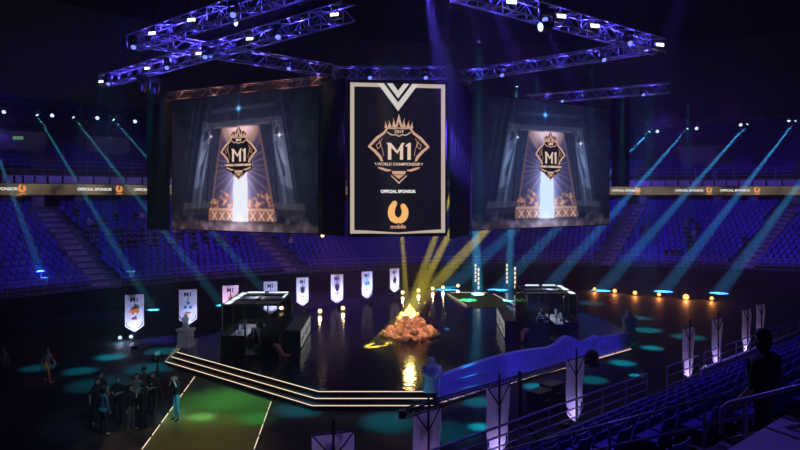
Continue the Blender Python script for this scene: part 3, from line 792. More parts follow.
# ------------------------------------------------------------------ hanging centre panel
cA, cB = Vector((-2.66,34.0,0)), Vector((2.45,34.7,0)); ang = math.atan2(cB.y-cA.y, cB.x-cA.x); PWID = (cB-cA).length
PZ0, PZ1 = 6.52, 14.62; PH = PZ1-PZ0
cen = thing('hanging_screen', 'tall black hanging LED panel with beige frame, gold crest and orange sponsor logo', 'LED screen', (cA.x, cA.y, PZ0), ang)
MB().box((-.1,.01,-.15), (PWID+.1,.5,PH+.05)).build('housing', M['black'], cen)
MB().box((0,-.02,0), (PWID,.01,PH)).build('screen', M['screen_black'], cen)
U = PWID/95.0       # one photo pixel on the panel
g = MB()
stroke_r = lambda x0,z0,x1,z1: g.box((x0,-.035,z0), (x1,-.02,z1))
stroke_r(.2*U,1*U,4.2*U,PH-.8*U); stroke_r(PWID-4.2*U,1*U,PWID-.2*U,PH-.8*U)
g.prism([(x*U, z) for x, z in ((.2,PH-.8*U),(27,PH-.8*U),(27+3,PH-4.6*U),(.2,PH-4.6*U))], .02, .035, M=UPRIGHT.to_4x4())
g.prism([(PWID-x*U, z) for x, z in ((.2,PH-.8*U),(27,PH-.8*U),(27+3,PH-4.6*U),(.2,PH-4.6*U))], .02, .035, M=UPRIGHT.to_4x4())
g.prism([(x*U, z*U) for x, z in ((.2,.6),(20,.6),(47.5,-.1),(75,.6),(94.8,.6),(94.8,4.2),(78,3.4),(47.5,1.2),(17,3.4),(.2,4.2))], .02, .035, M=UPRIGHT.to_4x4())
g.build('frame_graphic', M['frame_beige'], cen)
h = MB(); pw = PWID/2
def chevron(mb, half, z, tk):
    mb.prism([(pw-half*U, PH-.8*U), (pw, PH-z*U), (pw+half*U, PH-.8*U), (pw+(half-tk)*U, PH-.8*U), (pw, PH-(z-tk*1.35)*U), (pw-(half-tk)*U, PH-.8*U)], .02, .036, M=UPRIGHT.to_4x4())
chevron(h, 20.5, 28, 6.2); chevron(h, 11, 15.5, 5.6)
h.build('chevron_graphic', M['chev'], cen)
add_crest(cen, (pw+.8*U, -.02, PH-64*U), U)
o = link('lettering', upright(text_mesh('OFFICIAL SPONSOR', 3.9*U, M['txt'], .006, .012)), cen); o.location = (pw, -.03, PH-107.5*U)
t = MB(); u_logo(t, 21*U, .03); o = t.build('sponsor_logo', glow('sponsor_orange', (1.0,.52,.16), .95), cen); o.location = (pw, 0, PH-127.5*U)
o = link('lettering', upright(text_mesh('mobile', 5.6*U, glow('mobile_text', (1.0,.45,.28), .9), .006, .004)), cen); o.location = (pw, -.03, PH-142.2*U)

# ------------------------------------------------------------------ side screens (picture painted per cell on a dense LED grid)
GX, GY = 230, 186
def paint():
    u, v = np.meshgrid(np.linspace(0,1,GX), np.linspace(0,1,GY)); rng = np.random.RandomState(3)
    img = np.zeros((GY,GX,3)); u = u-.045
    def lp(c): return np.array(c)/255.0
    def sm(a, b, x): t = np.clip((x-a)/(b-a),0,1); return t*t*(3-2*t)
    def blur(a, n):
        for _ in range(n):
            p = np.pad(a, 1, mode='edge'); a = (p[1:-1,1:-1]*2 + p[:-2,1:-1]+p[2:,1:-1]+p[1:-1,:-2]+p[1:-1,2:])/6
        return a
    def poly(P):
        inside = np.zeros(u.shape, bool); n = len(P)
        for i in range(n):
            (x0,y0),(x1,y1) = P[i], P[(i+1)%n]
            c = ((y0 > v) != (y1 > v)) & (u < (x1-x0)*(v-y0)/(y1-y0+1e-12)+x0); inside ^= c
        return inside
    def mix(mask, col, a=1.0):
        m = (mask.astype(float) if mask.dtype == bool else mask)[...,None]*a
        img[:] = img*(1-m) + lp(col)*m
    nz = blur(rng.rand(GY,GX), 6); nz = (nz-nz.mean())/nz.std()
    nz2 = blur(rng.rand(GY,GX), 25); nz2 = (nz2-nz2.mean())/nz2.std()
    img[:] = lp((24,27,42))
    d = np.hypot((u-.46)/.62, (v-.5)/.75); img += (np.clip(1-d,0,1)**1.3)[...,None]*lp((30,32,46))
    img += nz2[...,None]*.010
    stk = blur(np.repeat(rng.rand(1,GX), GY, 0) + .8*np.roll(np.repeat(rng.rand(1,GX), GY, 0), 3), 1); stk = (stk-stk.mean())/stk.std()
    shear = np.take_along_axis(stk, np.clip((np.arange(GX)[None,:] + ((v-.4)*34*np.sign(u-.46)).astype(int)), 0, GX-1), 1)
    # walls: slanted stones both sides
    for k in range(9):
        y = .12+k*.1; mix(poly([(-.05,y),(.2,y+.02),(.2,y+.028),(-.05,y+.008)]), (16,18,30), .5); mix(poly([(1,y),(.78,y+.02),(.78,y+.028),(1,y+.008)]), (16,18,30), .5)
    # arch beams
    mix(poly([(.22,.80),(.72,.82),(.74,.77),(.20,.75)]), (66,68,88), .8); mix(poly([(.25,.90),(.68,.92),(.69,.89),(.24,.87)]), (48,52,74), .8)
    mix(poly([(.22,.765),(.72,.785),(.72,.775),(.22,.755)]), (96,92,104), .7)
    # big columns
    for sx in (0, 1):
        X = (lambda x: x) if sx == 0 else (lambda x: .92-x)
        mix(poly([(X(.10),.16),(X(.23),.16),(X(.27),.80),(X(.19),.82)]), (58,62,84), .9)
        mix(poly([(X(.15),.16),(X(.17),.16),(X(.235),.80),(X(.22),.80)]), (92,98,124), .6)
        mix(poly([(X(.20),.16),(X(.225),.16),(X(.265),.78),(X(.255),.78)]), (34,36,54), .8)
        mix(poly([(X(.04),.15),(X(.25),.17),(X(.25),.21),(X(.05),.20)]), (70,68,82), .8)
        mix(poly([(X(.04),.10),(X(.24),.12),(X(.25),.165),(X(.04),.15)]), (44,42,56), .9)
        # draped winged figure before each column
        st = blur(poly([(X(.12),.30),(X(.19),.34),(X(.225),.50),(X(.245),.66),(X(.24),.73),(X(.21),.76),(X(.18),.70),(X(.155),.55)]).astype(float), 3)
        mix(st, (104,114,142), .75); img += (st*np.clip(shear,-1.5,1.5))[...,None]*.055; img += ((u < .25)|(u > .66))[...,None]*(np.clip(shear,-2,2)*np.exp(-((np.abs(u-.46)-.30)/.13)**2))[...,None]*.012
        mix(blur(poly([(X(.15),.45),(X(.20),.52),(X(.215),.62),(X(.18),.58)]).astype(float), 2), (150,160,190), .55)
        mix(blur(poly([(X(.19),.66),(X(.24),.70),(X(.22),.75),(X(.20),.74)]).astype(float), 1), (30,32,50), .7)
        mix(blur(poly([(X(.165),.40),(X(.18),.40),(X(.235),.64),(X(.228),.65)]).astype(float), 1), (40,44,66), .8)
    # doorway
    door = poly([(.235,.08),(.325,.76),(.585,.765),(.70,.08)])
    mix(door, (58,50,78), .95)
    cx, cy = .455, .47
    an = np.arctan2(v-cy, u-cx); rays = (np.sin(an*23)+.6*np.sin(an*41+1))*.5
    dm = blur(door.astype(float), 1)[...,None]
    r = np.hypot(u-cx, (v-cy)*1.1)
    img += dm*(np.clip(rays,0,1)*np.exp(-(r/.28)**2))[...,None]*lp((66,52,54))
    img += dm*np.exp(-((u-.455)/.075)**2)[...,None]*lp((86,84,110))*sm(.9,.1,v)[...,None]
    img += dm*(sm(.60,.76,v)*np.exp(-((u-.455)/.12)**4))[...,None]*lp((190,150,116))
    mix(poly([(.325,.76),(.335,.765),(.250,.08),(.235,.08)]), (112,82,76), .8); mix(poly([(.585,.765),(.573,.765),(.682,.08),(.70,.08)]), (112,82,76), .8)
    mix(poly([(.38,.62),(.325,.75),(.35,.76),(.40,.66)]), (176,132,104), .5); mix(poly([(.53,.62),(.585,.75),(.56,.76),(.51,.66)]), (176,132,104), .5)
    # copper reliefs and bands
    for x0, x1 in ((.245,.405),(.51,.68)):
        orn = poly([(x0,.16),(x1,.16),(x1,.22),(x1-.03,.27),(x0+.08,.30),(x0+.04,.25),(x0,.22)])
        mm = blur((orn & (nz > -.2)).astype(float), 1); mix(mm, (158,98,78), .75); mix(blur((orn & (nz > .9)).astype(float), 1), (226,170,140), .6)
        mix(poly([(x0-.01,.145),(x1,.145),(x1,.165),(x0-.01,.165)]), (206,150,122), .8)
        mix(poly([(x0-.015,.075),(x1,.075),(x1,.145),(x0-.012,.145)]), (140,92,78), .9)
        n = 3
        for k in range(n):
            a = x0+.01+(x1-x0)*k/n; b = a+(x1-x0)/n*.8
            for P in ([(a,.08),(a+.01,.08),(b,.14),(b-.01,.14)], [(b,.08),(b-.01,.08),(a,.14),(a+.01,.14)]): mix(poly(P), (232,186,156), .75)
    # light slit
    img += np.exp(-(np.abs(u-.455)/.085)**1.5)[...,None]*(sm(.02,.1,v)*sm(.62,.3,v))[...,None]*lp((110,108,124))
    mix(blur(poly([(.402,.065),(.412,.46),(.503,.46),(.512,.065)]).astype(float), 1), (236,242,255), 1)
    # floor mist
    mix(sm(.085,.03,v), (84,66,72), .7); img += (np.exp(-((u-.455)/.16)**2)*sm(.10,.03,v))[...,None]*lp((96,82,86))
    img += (sm(.16,.03,v)*np.clip(nz2*.5+.3,0,1))[...,None]*lp((50,40,46))
    # sparks
    def star(x, y, s, c, w):
        rr = np.hypot((u-x)*1.3, v-y); img[:] += (np.exp(-(rr/s)**2)*w + np.exp(-(np.abs(u-x)*1.3/(s*.3))**1.2-(np.abs(v-y)/(s*2.4)))*w*.6 + np.exp(-(np.abs(v-y)/(s*.3))**1.2-(np.abs(u-x)/(s*2)))*w*.5)[...,None]*lp(c)
    star(.445,.895,.018,(70,150,230),1.0); star(.25,.70,.010,(220,210,210),.8); star(.715,.685,.012,(240,200,170),1.0)
    vg = np.clip(1.05-.75*np.hypot((u-.46)/.75,(v-.42)/.95)**2.2, .3, 1); img *= vg[...,None]
    img = np.clip(img, 0, 1)
    return np.where(img <= .04045, img/12.92, ((img+.055)/1.055)**2.4)
PIC = paint()
def screen_mesh(w, h):
    xs = np.linspace(0,w,GX); zs = np.linspace(0,h,GY)
    vs = np.zeros((GY,GX,3), np.float32); vs[...,0] = xs[None,:]; vs[...,2] = zs[:,None]
    vs = vs.reshape(-1,3); idx = np.arange(GX*GY).reshape(GY,GX)
    q = np.stack([idx[:-1,:-1],idx[:-1,1:],idx[1:,1:],idx[1:,:-1]], -1).reshape(-1,4)
    me = bpy.data.meshes.new('screen'); me.from_pydata(vs.tolist(), [], q.tolist())
    ca = me.color_attributes.new('picture', 'FLOAT_COLOR', 'POINT')
    c = np.ones((GX*GY,4), np.float32); c[:,:3] = PIC.reshape(-1,3); ca.data.foreach_set('color', c.ravel()); me.update()
    return me
def pic_mat(s, tint):
    m = bpy.data.materials.new('led_picture'); m.use_nodes = True; nt = m.node_tree; nt.nodes.clear()
    a = nt.nodes.new('ShaderNodeVertexColor'); a.layer_name = 'picture'; e = nt.nodes.new('ShaderNodeEmission'); o = nt.nodes.new('ShaderNodeOutputMaterial')
    x = nt.nodes.new('ShaderNodeMix'); x.data_type = 'RGBA'; x.blend_type = 'MULTIPLY'; x.inputs[0].default_value = 1
    nt.links.new(a.outputs[0], x.inputs[6]); x.inputs[7].default_value = (*tint, 1)
    e.inputs[1].default_value = s; nt.links.new(x.outputs[2], e.inputs[0]); nt.links.new(e.outputs[0], o.inputs[0]); m.cycles.emission_sampling = 'NONE'; return m
def side_screen(label, a, b, z0, z1, tint, cu, truss_label):
    a, b = Vector((*a,0)), Vector((*b,0)); w = (b-a).length; an = math.atan2(b.y-a.y, b.x-a.x)
    r = thing('hanging_screen', label, 'LED screen', (a.x,a.y,z0), an)
    MB().box((-.05,.02,-.06), (w+.05,.35,z1-z0+.06)).build('housing', M['black'], r)
    me = screen_mesh(w, z1-z0); me.materials.append(pic_mat(1.05, tint)); link('screen', me, r)
    H = z1-z0; add_crest(r, (cu*w, -.02, .575*H), .375*H/66)
    return r, w, an
side_screen('angled hanging LED screen of a glowing temple door, under the brown truss', (-14.75,41.4), (-4.6,36.0), 6.42, 14.72, (1,.97,.96), .492, '')
side_screen('angled hanging LED screen of a glowing temple door, bluish, beside the teal light beams', (4.34,38.6), (15.05,46.0), 6.5, 14.75, (.80,.95,1.12), .527, '')
# black masking drapes between and beside the screens
def drape(label, a, b, z0, z1):
    a, b = Vector((*a,0)), Vector((*b,0)); w = (b-a).length; an = math.atan2(b.y-a.y, b.x-a.x); n = max(8, int(w*6))
    m = MB(); xs = [w*i/n for i in range(n+1)]; y = lambda i: .06*math.sin(i*2.1)
    k = n+1
    m.add([(x,y(i),0) for i,x in enumerate(xs)]+[(x,y(i),z1-z0) for i,x in enumerate(xs)]+[(x,y(i)+.04,0) for i,x in enumerate(xs)]+[(x,y(i)+.04,z1-z0) for i,x in enumerate(xs)],
          [(i,i+1,k+i+1,k+i) for i in range(n)]+[(2*k+i,3*k+i,3*k+i+1,2*k+i+1) for i in range(n)]+[(k+i,k+i+1,3*k+i+1,3*k+i) for i in range(n)]+[(i,2*k+i,2*k+i+1,i+1) for i in range(n)])
    o = m.build('black_drape', M['drape'], None, True); tag(o, label, 'drape'); o.location = (a.x,a.y,z0); o.rotation_euler = (0,0,an)
drape('black drape hanging beside the outer edge of the temple door screen near the lit stairway', (-17.0,43.0), (-14.95,41.6), 6.3, 14.6)
drape('black drape closing the gap between temple door screen and framed crest panel under brown truss', (-4.4,36.1), (-2.95,34.75), 6.35, 15.0)
drape('black drape closing the gap between framed crest panel and the bluish temple screen', (2.75,35.1), (4.2,38.5), 6.2, 15.0)
drape('narrow black drape hanging past the outer edge of the bluish temple screen', (15.3,46.2), (17.0,47.4), 9.2, 16.0)

# ------------------------------------------------------------------ trusses
M['truss'] = mat('truss_alu', (.55,.55,.60), .35, .5, noise=.1)
M['truss_brown'] = mat('truss_brown', (.40,.28,.22), .5, .3, noise=.2)
TR = {}
def truss(key, label, p0, p1, size, m, group=None):
    p0, p1 = Vector(p0), Vector(p1); d = p1-p0; L = d.length; d.normalize()
    r = thing('lighting_truss', label, 'truss', p0, 0, group)
    side = d.cross(Vector((0,0,1))).normalized()*size/2; up = Vector((0,0,size/2))
    cs = [side+up, -side+up, -side-up, side-up]
    for c in cs: MB().tube([c, c+d*L], .032, 6).build('chord', m, r)
    n = max(2, round(L/size*.95)); mb = MB()
    for i in range(n):
        a, b = d*(L*i/n), d*(L*(i+1)/n)
        for j in range(4):
            c0, c1 = cs[j], cs[(j+1)%4]
            mb.tube([c0+a, (c1 if i % 2 else c1)+b], .018, 4, caps=False) if i % 2 == 0 else mb.tube([c1+a, c0+b], .018, 4, caps=False)
        if i % 2 == 0:
            for j in range(4): mb.tube([cs[j]+a, cs[(j+1)%4]+a], .018, 4, caps=False)
    mb.build('lattice', m, r); TR[key] = (p0, p1); return r
ZR = 15.4
truss('A', 'long blue-lit lighting truss with white strobe lamps crossing above the brown-trussed temple screen', (-17.6,38.2,ZR), (-1.9,23.7,ZR), .62, M['truss'])
truss('B', 'blue-lit lighting truss highest over the stage front, running out of the picture top', (-11.9,28.6,ZR), (-3.2,20.9,ZR), .62, M['truss'])
truss('C', 'blue-lit lighting truss passing beneath the long strobe truss toward the crest panel', (-12.5,31.0,16.15), (-4.2,38.9,16.15), .66, M['truss'])
truss('D', 'dim blue truss directly over the framed crest panel', (-3.7,35.6,ZR), (2.7,35.6,ZR), .62, M['truss'])
truss('E', 'blue-lit lighting truss with white strobe lamps over the blue parapet', (1.9,21.2,ZR), (11.9,29.4,ZR), .62, M['truss'])
truss('F', 'blue-lit lighting truss from the strobe truss corner back toward the crest panel', (11.3,29.5,ZR), (3.6,36.6,ZR), .55, M['truss'])
truss('G', 'short blue truss behind the bluish temple screen', (9.3,46.3,15.5), (17.4,41.2,15.5), .6, M['truss'])
truss('H', 'brown truss carrying the temple screen beside the stairway stands', (-15.1,41.8,15.0), (-4.4,36.2,15.05), .5, M['truss_brown'])
truss('L', 'dark distant truss of teal beam lamps above the stairway stands', at(-34,99,49), at(215,114,57), .45, M['fixture'])
truss('Q', 'dark distant truss of teal beam lamps above the spectator group stands', at(588,127,59), at(850,114,53), .45, M['fixture'])
# hoist cables
for key, t, nm in (('A',.1,'first'),('A',.85,'second'),('B',.15,'first'),('C',.8,'second'),('E',.9,'first'),('F',.7,'second'),('G',.5,'first'),('H',.15,'first'),('H',.85,'second')):
    p = TR[key][0].lerp(TR[key][1], t)
    lab = {'A':'long strobe truss','B':'highest front truss','C':'truss passing beneath','E':'parapet strobe truss','F':'corner truss','G':'short blue truss','H':'brown screen truss'}[key]
    o = MB().tube([(0,0,.25),(0,0,30-p.z)], .02, 5).build('hoist_chain', M['fixture']); o.location = p
    tag(o, 'dark %s hoist chain holding the %s to the roof' % (nm, lab), 'chain')

def on_truss(key, x):
    p0, p1 = TR[key]
    t = min(np.linspace(-.02,1.02,500), key=lambda t: abs(proj(p0.lerp(p1,t))[0]-x) if p0.lerp(p1,t).y > 1 else 1e9)
    return p0.lerp(p1, t)
def aim_local(direction): return Vector(direction).to_track_quat('-Z','Y').to_matrix().to_4x4()
def moving_head(label, loc, direction, lens, group=None, s=1.0):
    r = thing('moving_head_light', label, 'stage light', loc, 0, group); d = Vector(direction).normalized()
    MB().box((-.16*s,-.12*s,.28*s), (.16*s,.12*s,.40*s)).build('base', M['fixture'], r)
    y = MB()
    for x in (-.15,.15): y.box((x*s-.02*s,-.05*s,-.03*s), (x*s+.02*s,.05*s,.28*s))
    y.box((-.17*s,-.05*s,.26*s), (.17*s,.05*s,.28*s)); y.build('yoke', M['fixture'], r)
    A = aim_local(d); h = MB(); prof = [(.06,.14),(.11,.10),(.125,-.05),(.12,-.20)]
    n = 14; vs = [A @ Vector((rr*s*math.cos(2*math.pi*k/n), rr*s*math.sin(2*math.pi*k/n), z*s)) for rr, z in prof for k in range(n)]
    h.add(vs, [(i*n+k, i*n+(k+1)%n, (i+1)*n+(k+1)%n, (i+1)*n+k) for i in range(len(prof)-1) for k in range(n)] + [tuple(range(n))])
    hd = h.build('head', M['fixture'], r)
    l = MB(); l.add([A @ Vector((.108*s*math.cos(2*math.pi*k/n), .108*s*math.sin(2*math.pi*k/n), -.205*s)) for k in range(n)], [tuple(range(n))])
    l.build('lens', lens, hd); return r
def strobe(label, loc, rz, s=1.0, group=None, lens=None):
    r = thing('strobe_light', label, 'stage light', loc, rz, group)
    MB().box((-.26*s,-.05*s,-.10*s), (.26*s,.10*s,.12*s)).build('body', M['fixture'], r)
    m = MB()
    for k in range(4): m.box(((-.24+.125*k)*s,-.075*s,-.08*s), ((-.24+.125*k+.105)*s,-.05*s,.09*s))
    m.build('lamp_cells', lens or M['lamp_white'], r); return r
ordn = ['first','second','third','fourth','fifth','sixth','seventh','eighth']
for i, x in enumerate((103,149,200,250,333)):
    p = on_truss('A', x); strobe('white strobe lamp on the long truss over the temple screen, %s from its low end' % ordn[i], p+Vector((.1,-.42,-.08)), -.3, .68, 'white strobes on the trusses')
for i, x in enumerate((154.5,193)):
    p = on_truss('B', x); strobe('bright white strobe lamp on the highest front truss, %s from its lower end' % ordn[i], p+Vector((.1,-.42,0)), -.3, .72, 'white strobes on the trusses')
for i, x in enumerate((509,558,591,656)):
    p = on_truss('E', x); strobe('bright white strobe lamp on the truss over the parapet, %s from the picture top' % ordn[i], p+Vector((0,-.42,-.05)), .3, .8, 'white strobes on the trusses')
PURP, BLUE, TEAL = (.35,.15,1.0), (.13,.10,1.0), (.0,.72,.90)
k = 0
for key, xs in (('A',(112,208,170,280)), ('B',(138,236)), ('C',(213,290)), ('E',(541,625)), ('F',(500,600)), ('G',(640,560)), ('D',(370,425))):
    for x in xs:
        p = on_truss(key, x); lab = {'A':'long strobe truss','B':'highest front truss','C':'truss passing beneath','D':'truss above the crest panel','E':'parapet strobe truss','F':'corner truss','G':'short truss behind the bluish screen'}[key]
        moving_head('blue lamp head on the %s, %s' % (lab, 'near one of its ends' if x in (112,138,625,600,640,370,290) else 'around its middle' if x != 170 and x != 280 else ('between two white strobes' if x == 170 else 'close to the last white strobe')),
            p+Vector((0,-.38,-.25)), (.1,-.6,-.5), M['lamp_blue'], 'blue heads on the rig')
for key, n, w in (('A',9,28),('B',6,28),('C',6,20),('D',4,10),('E',8,28),('F',6,18),('G',4,20)):
    for i in range(n):
        point('truss_glow', TR[key][0].lerp(TR[key][1], (i+.5)/n)+Vector((.06*(-1)**i,0,.05)), (.085,.065,1.0), w*(1.3 if i % 2 else .8), .06)
for t in (.08,.3,.52,.74,.95):
    point('screen_truss_glow', TR['H'][0].lerp(TR['H'][1], t)+Vector((.3,-.75,-.1)), (1.0,.62,.42), 7, .1)  # added warm points in place of the screens' glow on the brown truss
# round pale lamps hung under the rig, tilted toward the hall
for x, y, key in ((230,22,'A'),(547,26,'E')):
    p = at(x, y, on_truss(key, x).y - 1.5)
    moving_head('round pale blue profile lamp hanging below the %s' % ('highest front truss' if x < 300 else 'parapet strobe truss'), p, (-p.x*.4,-1,-.55), M['lamp_pale'], s=1.45)
for x, y in ((142,87),(155,90)):
    p = at(x, y, 34.5)
    moving_head('dark blue moving head hung low under the far end of the long truss, %s' % ('outer one' if x == 142 else 'inner one'), p, (0,-.2,-1), M['fixture'], s=1.5)
    point('under_truss_glow', p+Vector((.3,-.6,.2)), BLUE, 15, .1)

# distant beam lamps
def beam(name, p, q, col, w, deg, lens, label, group, s=1.0):
    d = (q-p).normalized(); moving_head(label, p, d, lens, group, s)
    spot(name, p+d*.32*s, q, col, w, deg, .5, .07)
LBS = [((-20,108,50),(48,290,46)),((36,113,51),(150,305,48)),((72,115.5,52),(212,292,50)),((112,118,53.5),(262,288,52))]
for i, (a, b) in enumerate(LBS):
    beam('teal_beam', at(*a), at(*b), (.08,.60,.88), 1800000, 2.5, M['lamp_cyan'], 'small teal beam lamp over the stairway stands, %s from the dark corner' % ordn[i], 'teal beam lamps')
RBS = [((622,132,58),(452,286,58)),((651,130,57.5),(500,288,58)),((689,127,57),(548,288,57.5)),((749,122.5,56),(604,287,57.5)),((797,119,55),(666,288,57)),((850,115,54),(722,289,56))]
for i, (a, b) in enumerate(RBS):
    beam('teal_beam', at(*a), at(*b), (.05,.42,.95), 2300000, 4.4, M['lamp_cyan'], 'small teal beam lamp over the small spectator group, %s from the bluish screen' % ordn[i], 'teal beam lamps')
for i, (x, y) in enumerate(((5,111),(53,114.5),(98,117),(135.5,120.5))):
    moving_head('pale white lamp hanging over the stairway stands, %s from the dark corner' % ordn[i], at(x,y,51.5+i*.9), (.25,-1,-.45), M['lamp_pale'], 'pale lamps on the distant trusses', 1.35)
for i, (x, y) in enumerate(((613,133),(657,130.5),(696,127.5),(740,124),(788,119.5))):
    moving_head('pale white lamp hanging over the spectator group, %s from the bluish screen' % ordn[i], at(x,y,57.5-i*.6), (-.25,-1,-.45), M['lamp_pale'], 'pale lamps on the distant trusses', 1.25)

# yellow beams onto the fire, teal and blue beams over the stage
FIRE = Vector((.55,36.2,2.55))
for i, (x, d, w) in enumerate(((394,40,1.0),(478,49,1.3),(507,50,1.8),(586,55,1.9))):
    p = at(x, 122, d)
    beam('yellow_beam', p, FIRE+Vector((.15*(i-1),.3,-.3)), (1.0,.80,.07), 6000000*w, 2.0, M['lamp_warm'], 'yellow beam lamp above the crest panel aimed at the fire, %s' % ('alone on its own side' if i == 0 else 'next to the panel' if i == 1 else 'between two others' if i == 2 else 'outermost of all'), 'yellow beam lamps')
for i, (a, b, w, dg) in enumerate((((470,80,49),(478,297,51),7500000,3.4),((517,84,50),(508,305,48),5500000,2.8),((398,90,46),(447,330,38),800000,1.0))):
    beam('cyan_beam', at(*a), at(*b), (.05,.48,.85), w, dg, M['lamp_cyan'], 'teal beam lamp behind the hanging screens lighting the %s' % ('far walkway entrance' if i == 0 else 'far walkway edge' if i == 1 else 'stage centre'), 'teal beam lamps')
# blue washes hanging in the haze at the top of the hall
for x, y, d, tx, ty, td, w, dg in ((424,-14,27,455,120,33.4,150000,15),(487,-6,25,560,150,40,40000,12),(330,-8,26,200,30,32,40000,16),(547,27,27,600,150,40,20000,12),(690,-30,32,640,130,55,20000,14)):
    spot('blue_wash', at(x,y,d), at(tx,ty,td), (.12,.07,1.0), w, dg, .8, .1)

# ------------------------------------------------------------------ wash lights on stands, floor pools
for loc, tgt, w, dg, c in (((-19,42,14),(-25,52,3.5),7000,95,(.20,.13,1.0)), ((-7,45,14.6),(-11,61,3.5),12000,80,(.34,.13,1.0)), ((4,48,15),(10,66,3.5),5500,70,(.28,.12,1.0)), ((20,49,15),(29,65,4.5),14000,75,(.15,.09,1.0)),
                           ((30,46,15),(44,62,4),9000,75,(.15,.09,1.0)), ((-26,34,14),(-42,42,4),2500,80,(.2,.12,1.0)), ((26,50,15.5),(36,72,12),3500,60,(.22,.1,1.0)), ((-18,42,15),(-32,60,11),900,60,(.3,.16,1.0))):
    spot('stand_wash', loc, tgt, c, w*.38, dg, .7, .3)
spot('near_stand_wash', (1,21.5,15.2), near(2,6,4), (.18,.10,1.0), 3800, 110, .8, .3)
spot('near_stand_wash', (9,29,15.2), near(14,5,4), (.20,.11,1.0), 3600, 70, .8, .3)
spot('purple_wash', at(322,232,47), (-4,50,0), (.75,.25,1.0), 2600, 95, .9, .2)
spot('orange_wash', (-3,52,9.5), (4,44,0), (1,.45,.2), 1200, 60, .8, .2)
moving_head('bright warm work lamp hanging under the lower corner of the temple screen', at(322,234.5,46), (.3,-1,-.3), M['lamp_warm'], s=1.2)
# blue light on the parapet
for x, y, u in ((5.2,18.6,2.2),(9.4,21.5,6.5),(14.5,25.5,11)):
    spot('parapet_blue', (x,y,7.5), (e0.x+ed.x*u, e0.y+ed.y*u, .9), (.10,.06,1.0), 2000, 30, .7, .2)
spot('statue_teal', onz(612,352,.1)+Vector((0,0,.1)), (12.75,35.75,.7), (.1,.8,.8), 60, 50, .5, .05)
spot('statue_teal', (.3,25.0,.15), (1.3,26.1,.9), (.1,.6,.9), 25, 60, .5, .05)
spot('pedestal_wash', (-9,26.5,9), (-11.25,33.6,1.6), (.8,.8,1.0), 700, 14, .5, .1)
def pool(x, y, w, dg, c=TEAL, z=0, dx=0, dy=0, h=14.6, blend=1.0):
    q = onz(x, y, z); spot('pool_light', (q.x+dx, q.y+dy, h), q, c, w, dg, blend, .08)
for x, y, w, dg in ((120,344,15000,5),(110,357,17000,8),(163,351,9000,9),(150,368,7000,12),(80,371,9000,8),(38,368,5000,8),(100,384,3500,14),
                    (480,427,30000,5.0),(478,402,9000,8),(537,387,15000,7),(592,380,9000,8),(450,432,3500,13),(647,330,13000,10),(652,348,17000,7),(688,337,8000,11),(622,363,17000,7.5),(636,375.5,34000,3.6),(640,318,7000,10),
                    (390,422,5500,13),(300,409,5000,12),(450,287,26000,9),(590,303,4000,14)):
    pool(x, y, w*(2.6 if x < 300 else 3.4), dg*(.95 if x < 300 else .85))
pool(160, 340, 16000, 11, (.12,.06,1)); pool(340, 342, 1500, 22, (.3,.12,1), SZ); pool(345, 330, 2000, 18, (.35,.15,1), SZ)
pool(468, 300, 100000, 6.5, (.05,1,.40), SZ+.06); pool(506, 308, 100000, 7, (.05,1,.45), SZ+.06)
pool(202, 417, 12000, 4.6, (.30,1.0,.40), .1, 5, -2); pool(259, 418, 5500, 7, (.04,1,.2), .1, 4, 2); pool(225, 400, 3500, 12, (.2,1,.25), .1, 4, 2)
spot('walkway_amber', (-12,33,14), (-7.6,21.5,.1), (1,.58,.14), 3400, 24, .7, .1)
spot('walkway_green', (-3,30,14), (-7,26,.1), (.35,1,.25), 2600, 24, .8, .1)
# man on the walkway and group get a touch of cyan
spot('group_cyan', (-5.5,18,10), (-10.3,23.5,1.0), (.35,.8,1.0), 1100, 24, .7, .1)
spot('walkway_man_cyan', (-4,17,8), (-8.4,24,.9), (.25,.85,1.0), 2600, 7, .6, .1)  # added spot without fixture, strengthens the cyan of the jeans
spot('walker_white', (-12,24,10), (-16.1,29.3,.8), (1,.9,.75), 500, 9, .6, .1)  # added spot without fixture, lifts the walking person from the dark
spot('stage_front_wash', (0,24,15), (0,31,.6), (.75,.8,1.0), 500, 60, .8, .2)

# floor lamps
def floor_lamp_fixture(label, loc, lens, col, w, rad=.13, group=None):
    r = thing('floor_lamp', label, 'stage light', loc, math.atan2(loc[0], loc[1])*-1, group)
    MB().box((-.14,-.12,0), (.14,.12,.06)).build('base', M['fixture'], r)
    y = MB()
    for x in (-.155,.155): y.box((x-.015,-.03,.05), (x+.015,.03,.25))
    y.build('yoke', M['fixture'], r)
    m = MB(); n = 16; prof = [(.08,.12),(.13,.05),(.14,-.1)]
    m.add([(rr*math.cos(2*math.pi*k/n), yy, .22+rr*math.sin(2*math.pi*k/n)) for rr, yy in prof for k in range(n)], [(i*n+k,i*n+(k+1)%n,(i+1)*n+(k+1)%n,(i+1)*n+k) for i in range(2) for k in range(n)]+[tuple(range(n))])
    h = m.build('head', M['fixture'], r)
    MB().ball((0,-.10,.22), (rad,.05,rad), 14, 8).build('lens', lens, h, True)
    point('floor_lamp_light', Vector(loc)+Vector((-loc[0]/loc[1]*.3,-.3,.26)), col, w, .08)
for i, (x, y) in enumerate(((320,311),(343,308),(402.6,292),(418.5,290),(432.7,288),(443,286.8),(458,285))):
    floor_lamp_fixture('warm floor lamp at the stage back edge, %s counted from the booth with pedestal statue' % ordn[i], onz(x,y+3,SZ), M['lamp_warm'], (1,.65,.35), 30, .14, 'warm floor lamps at the stage edge')
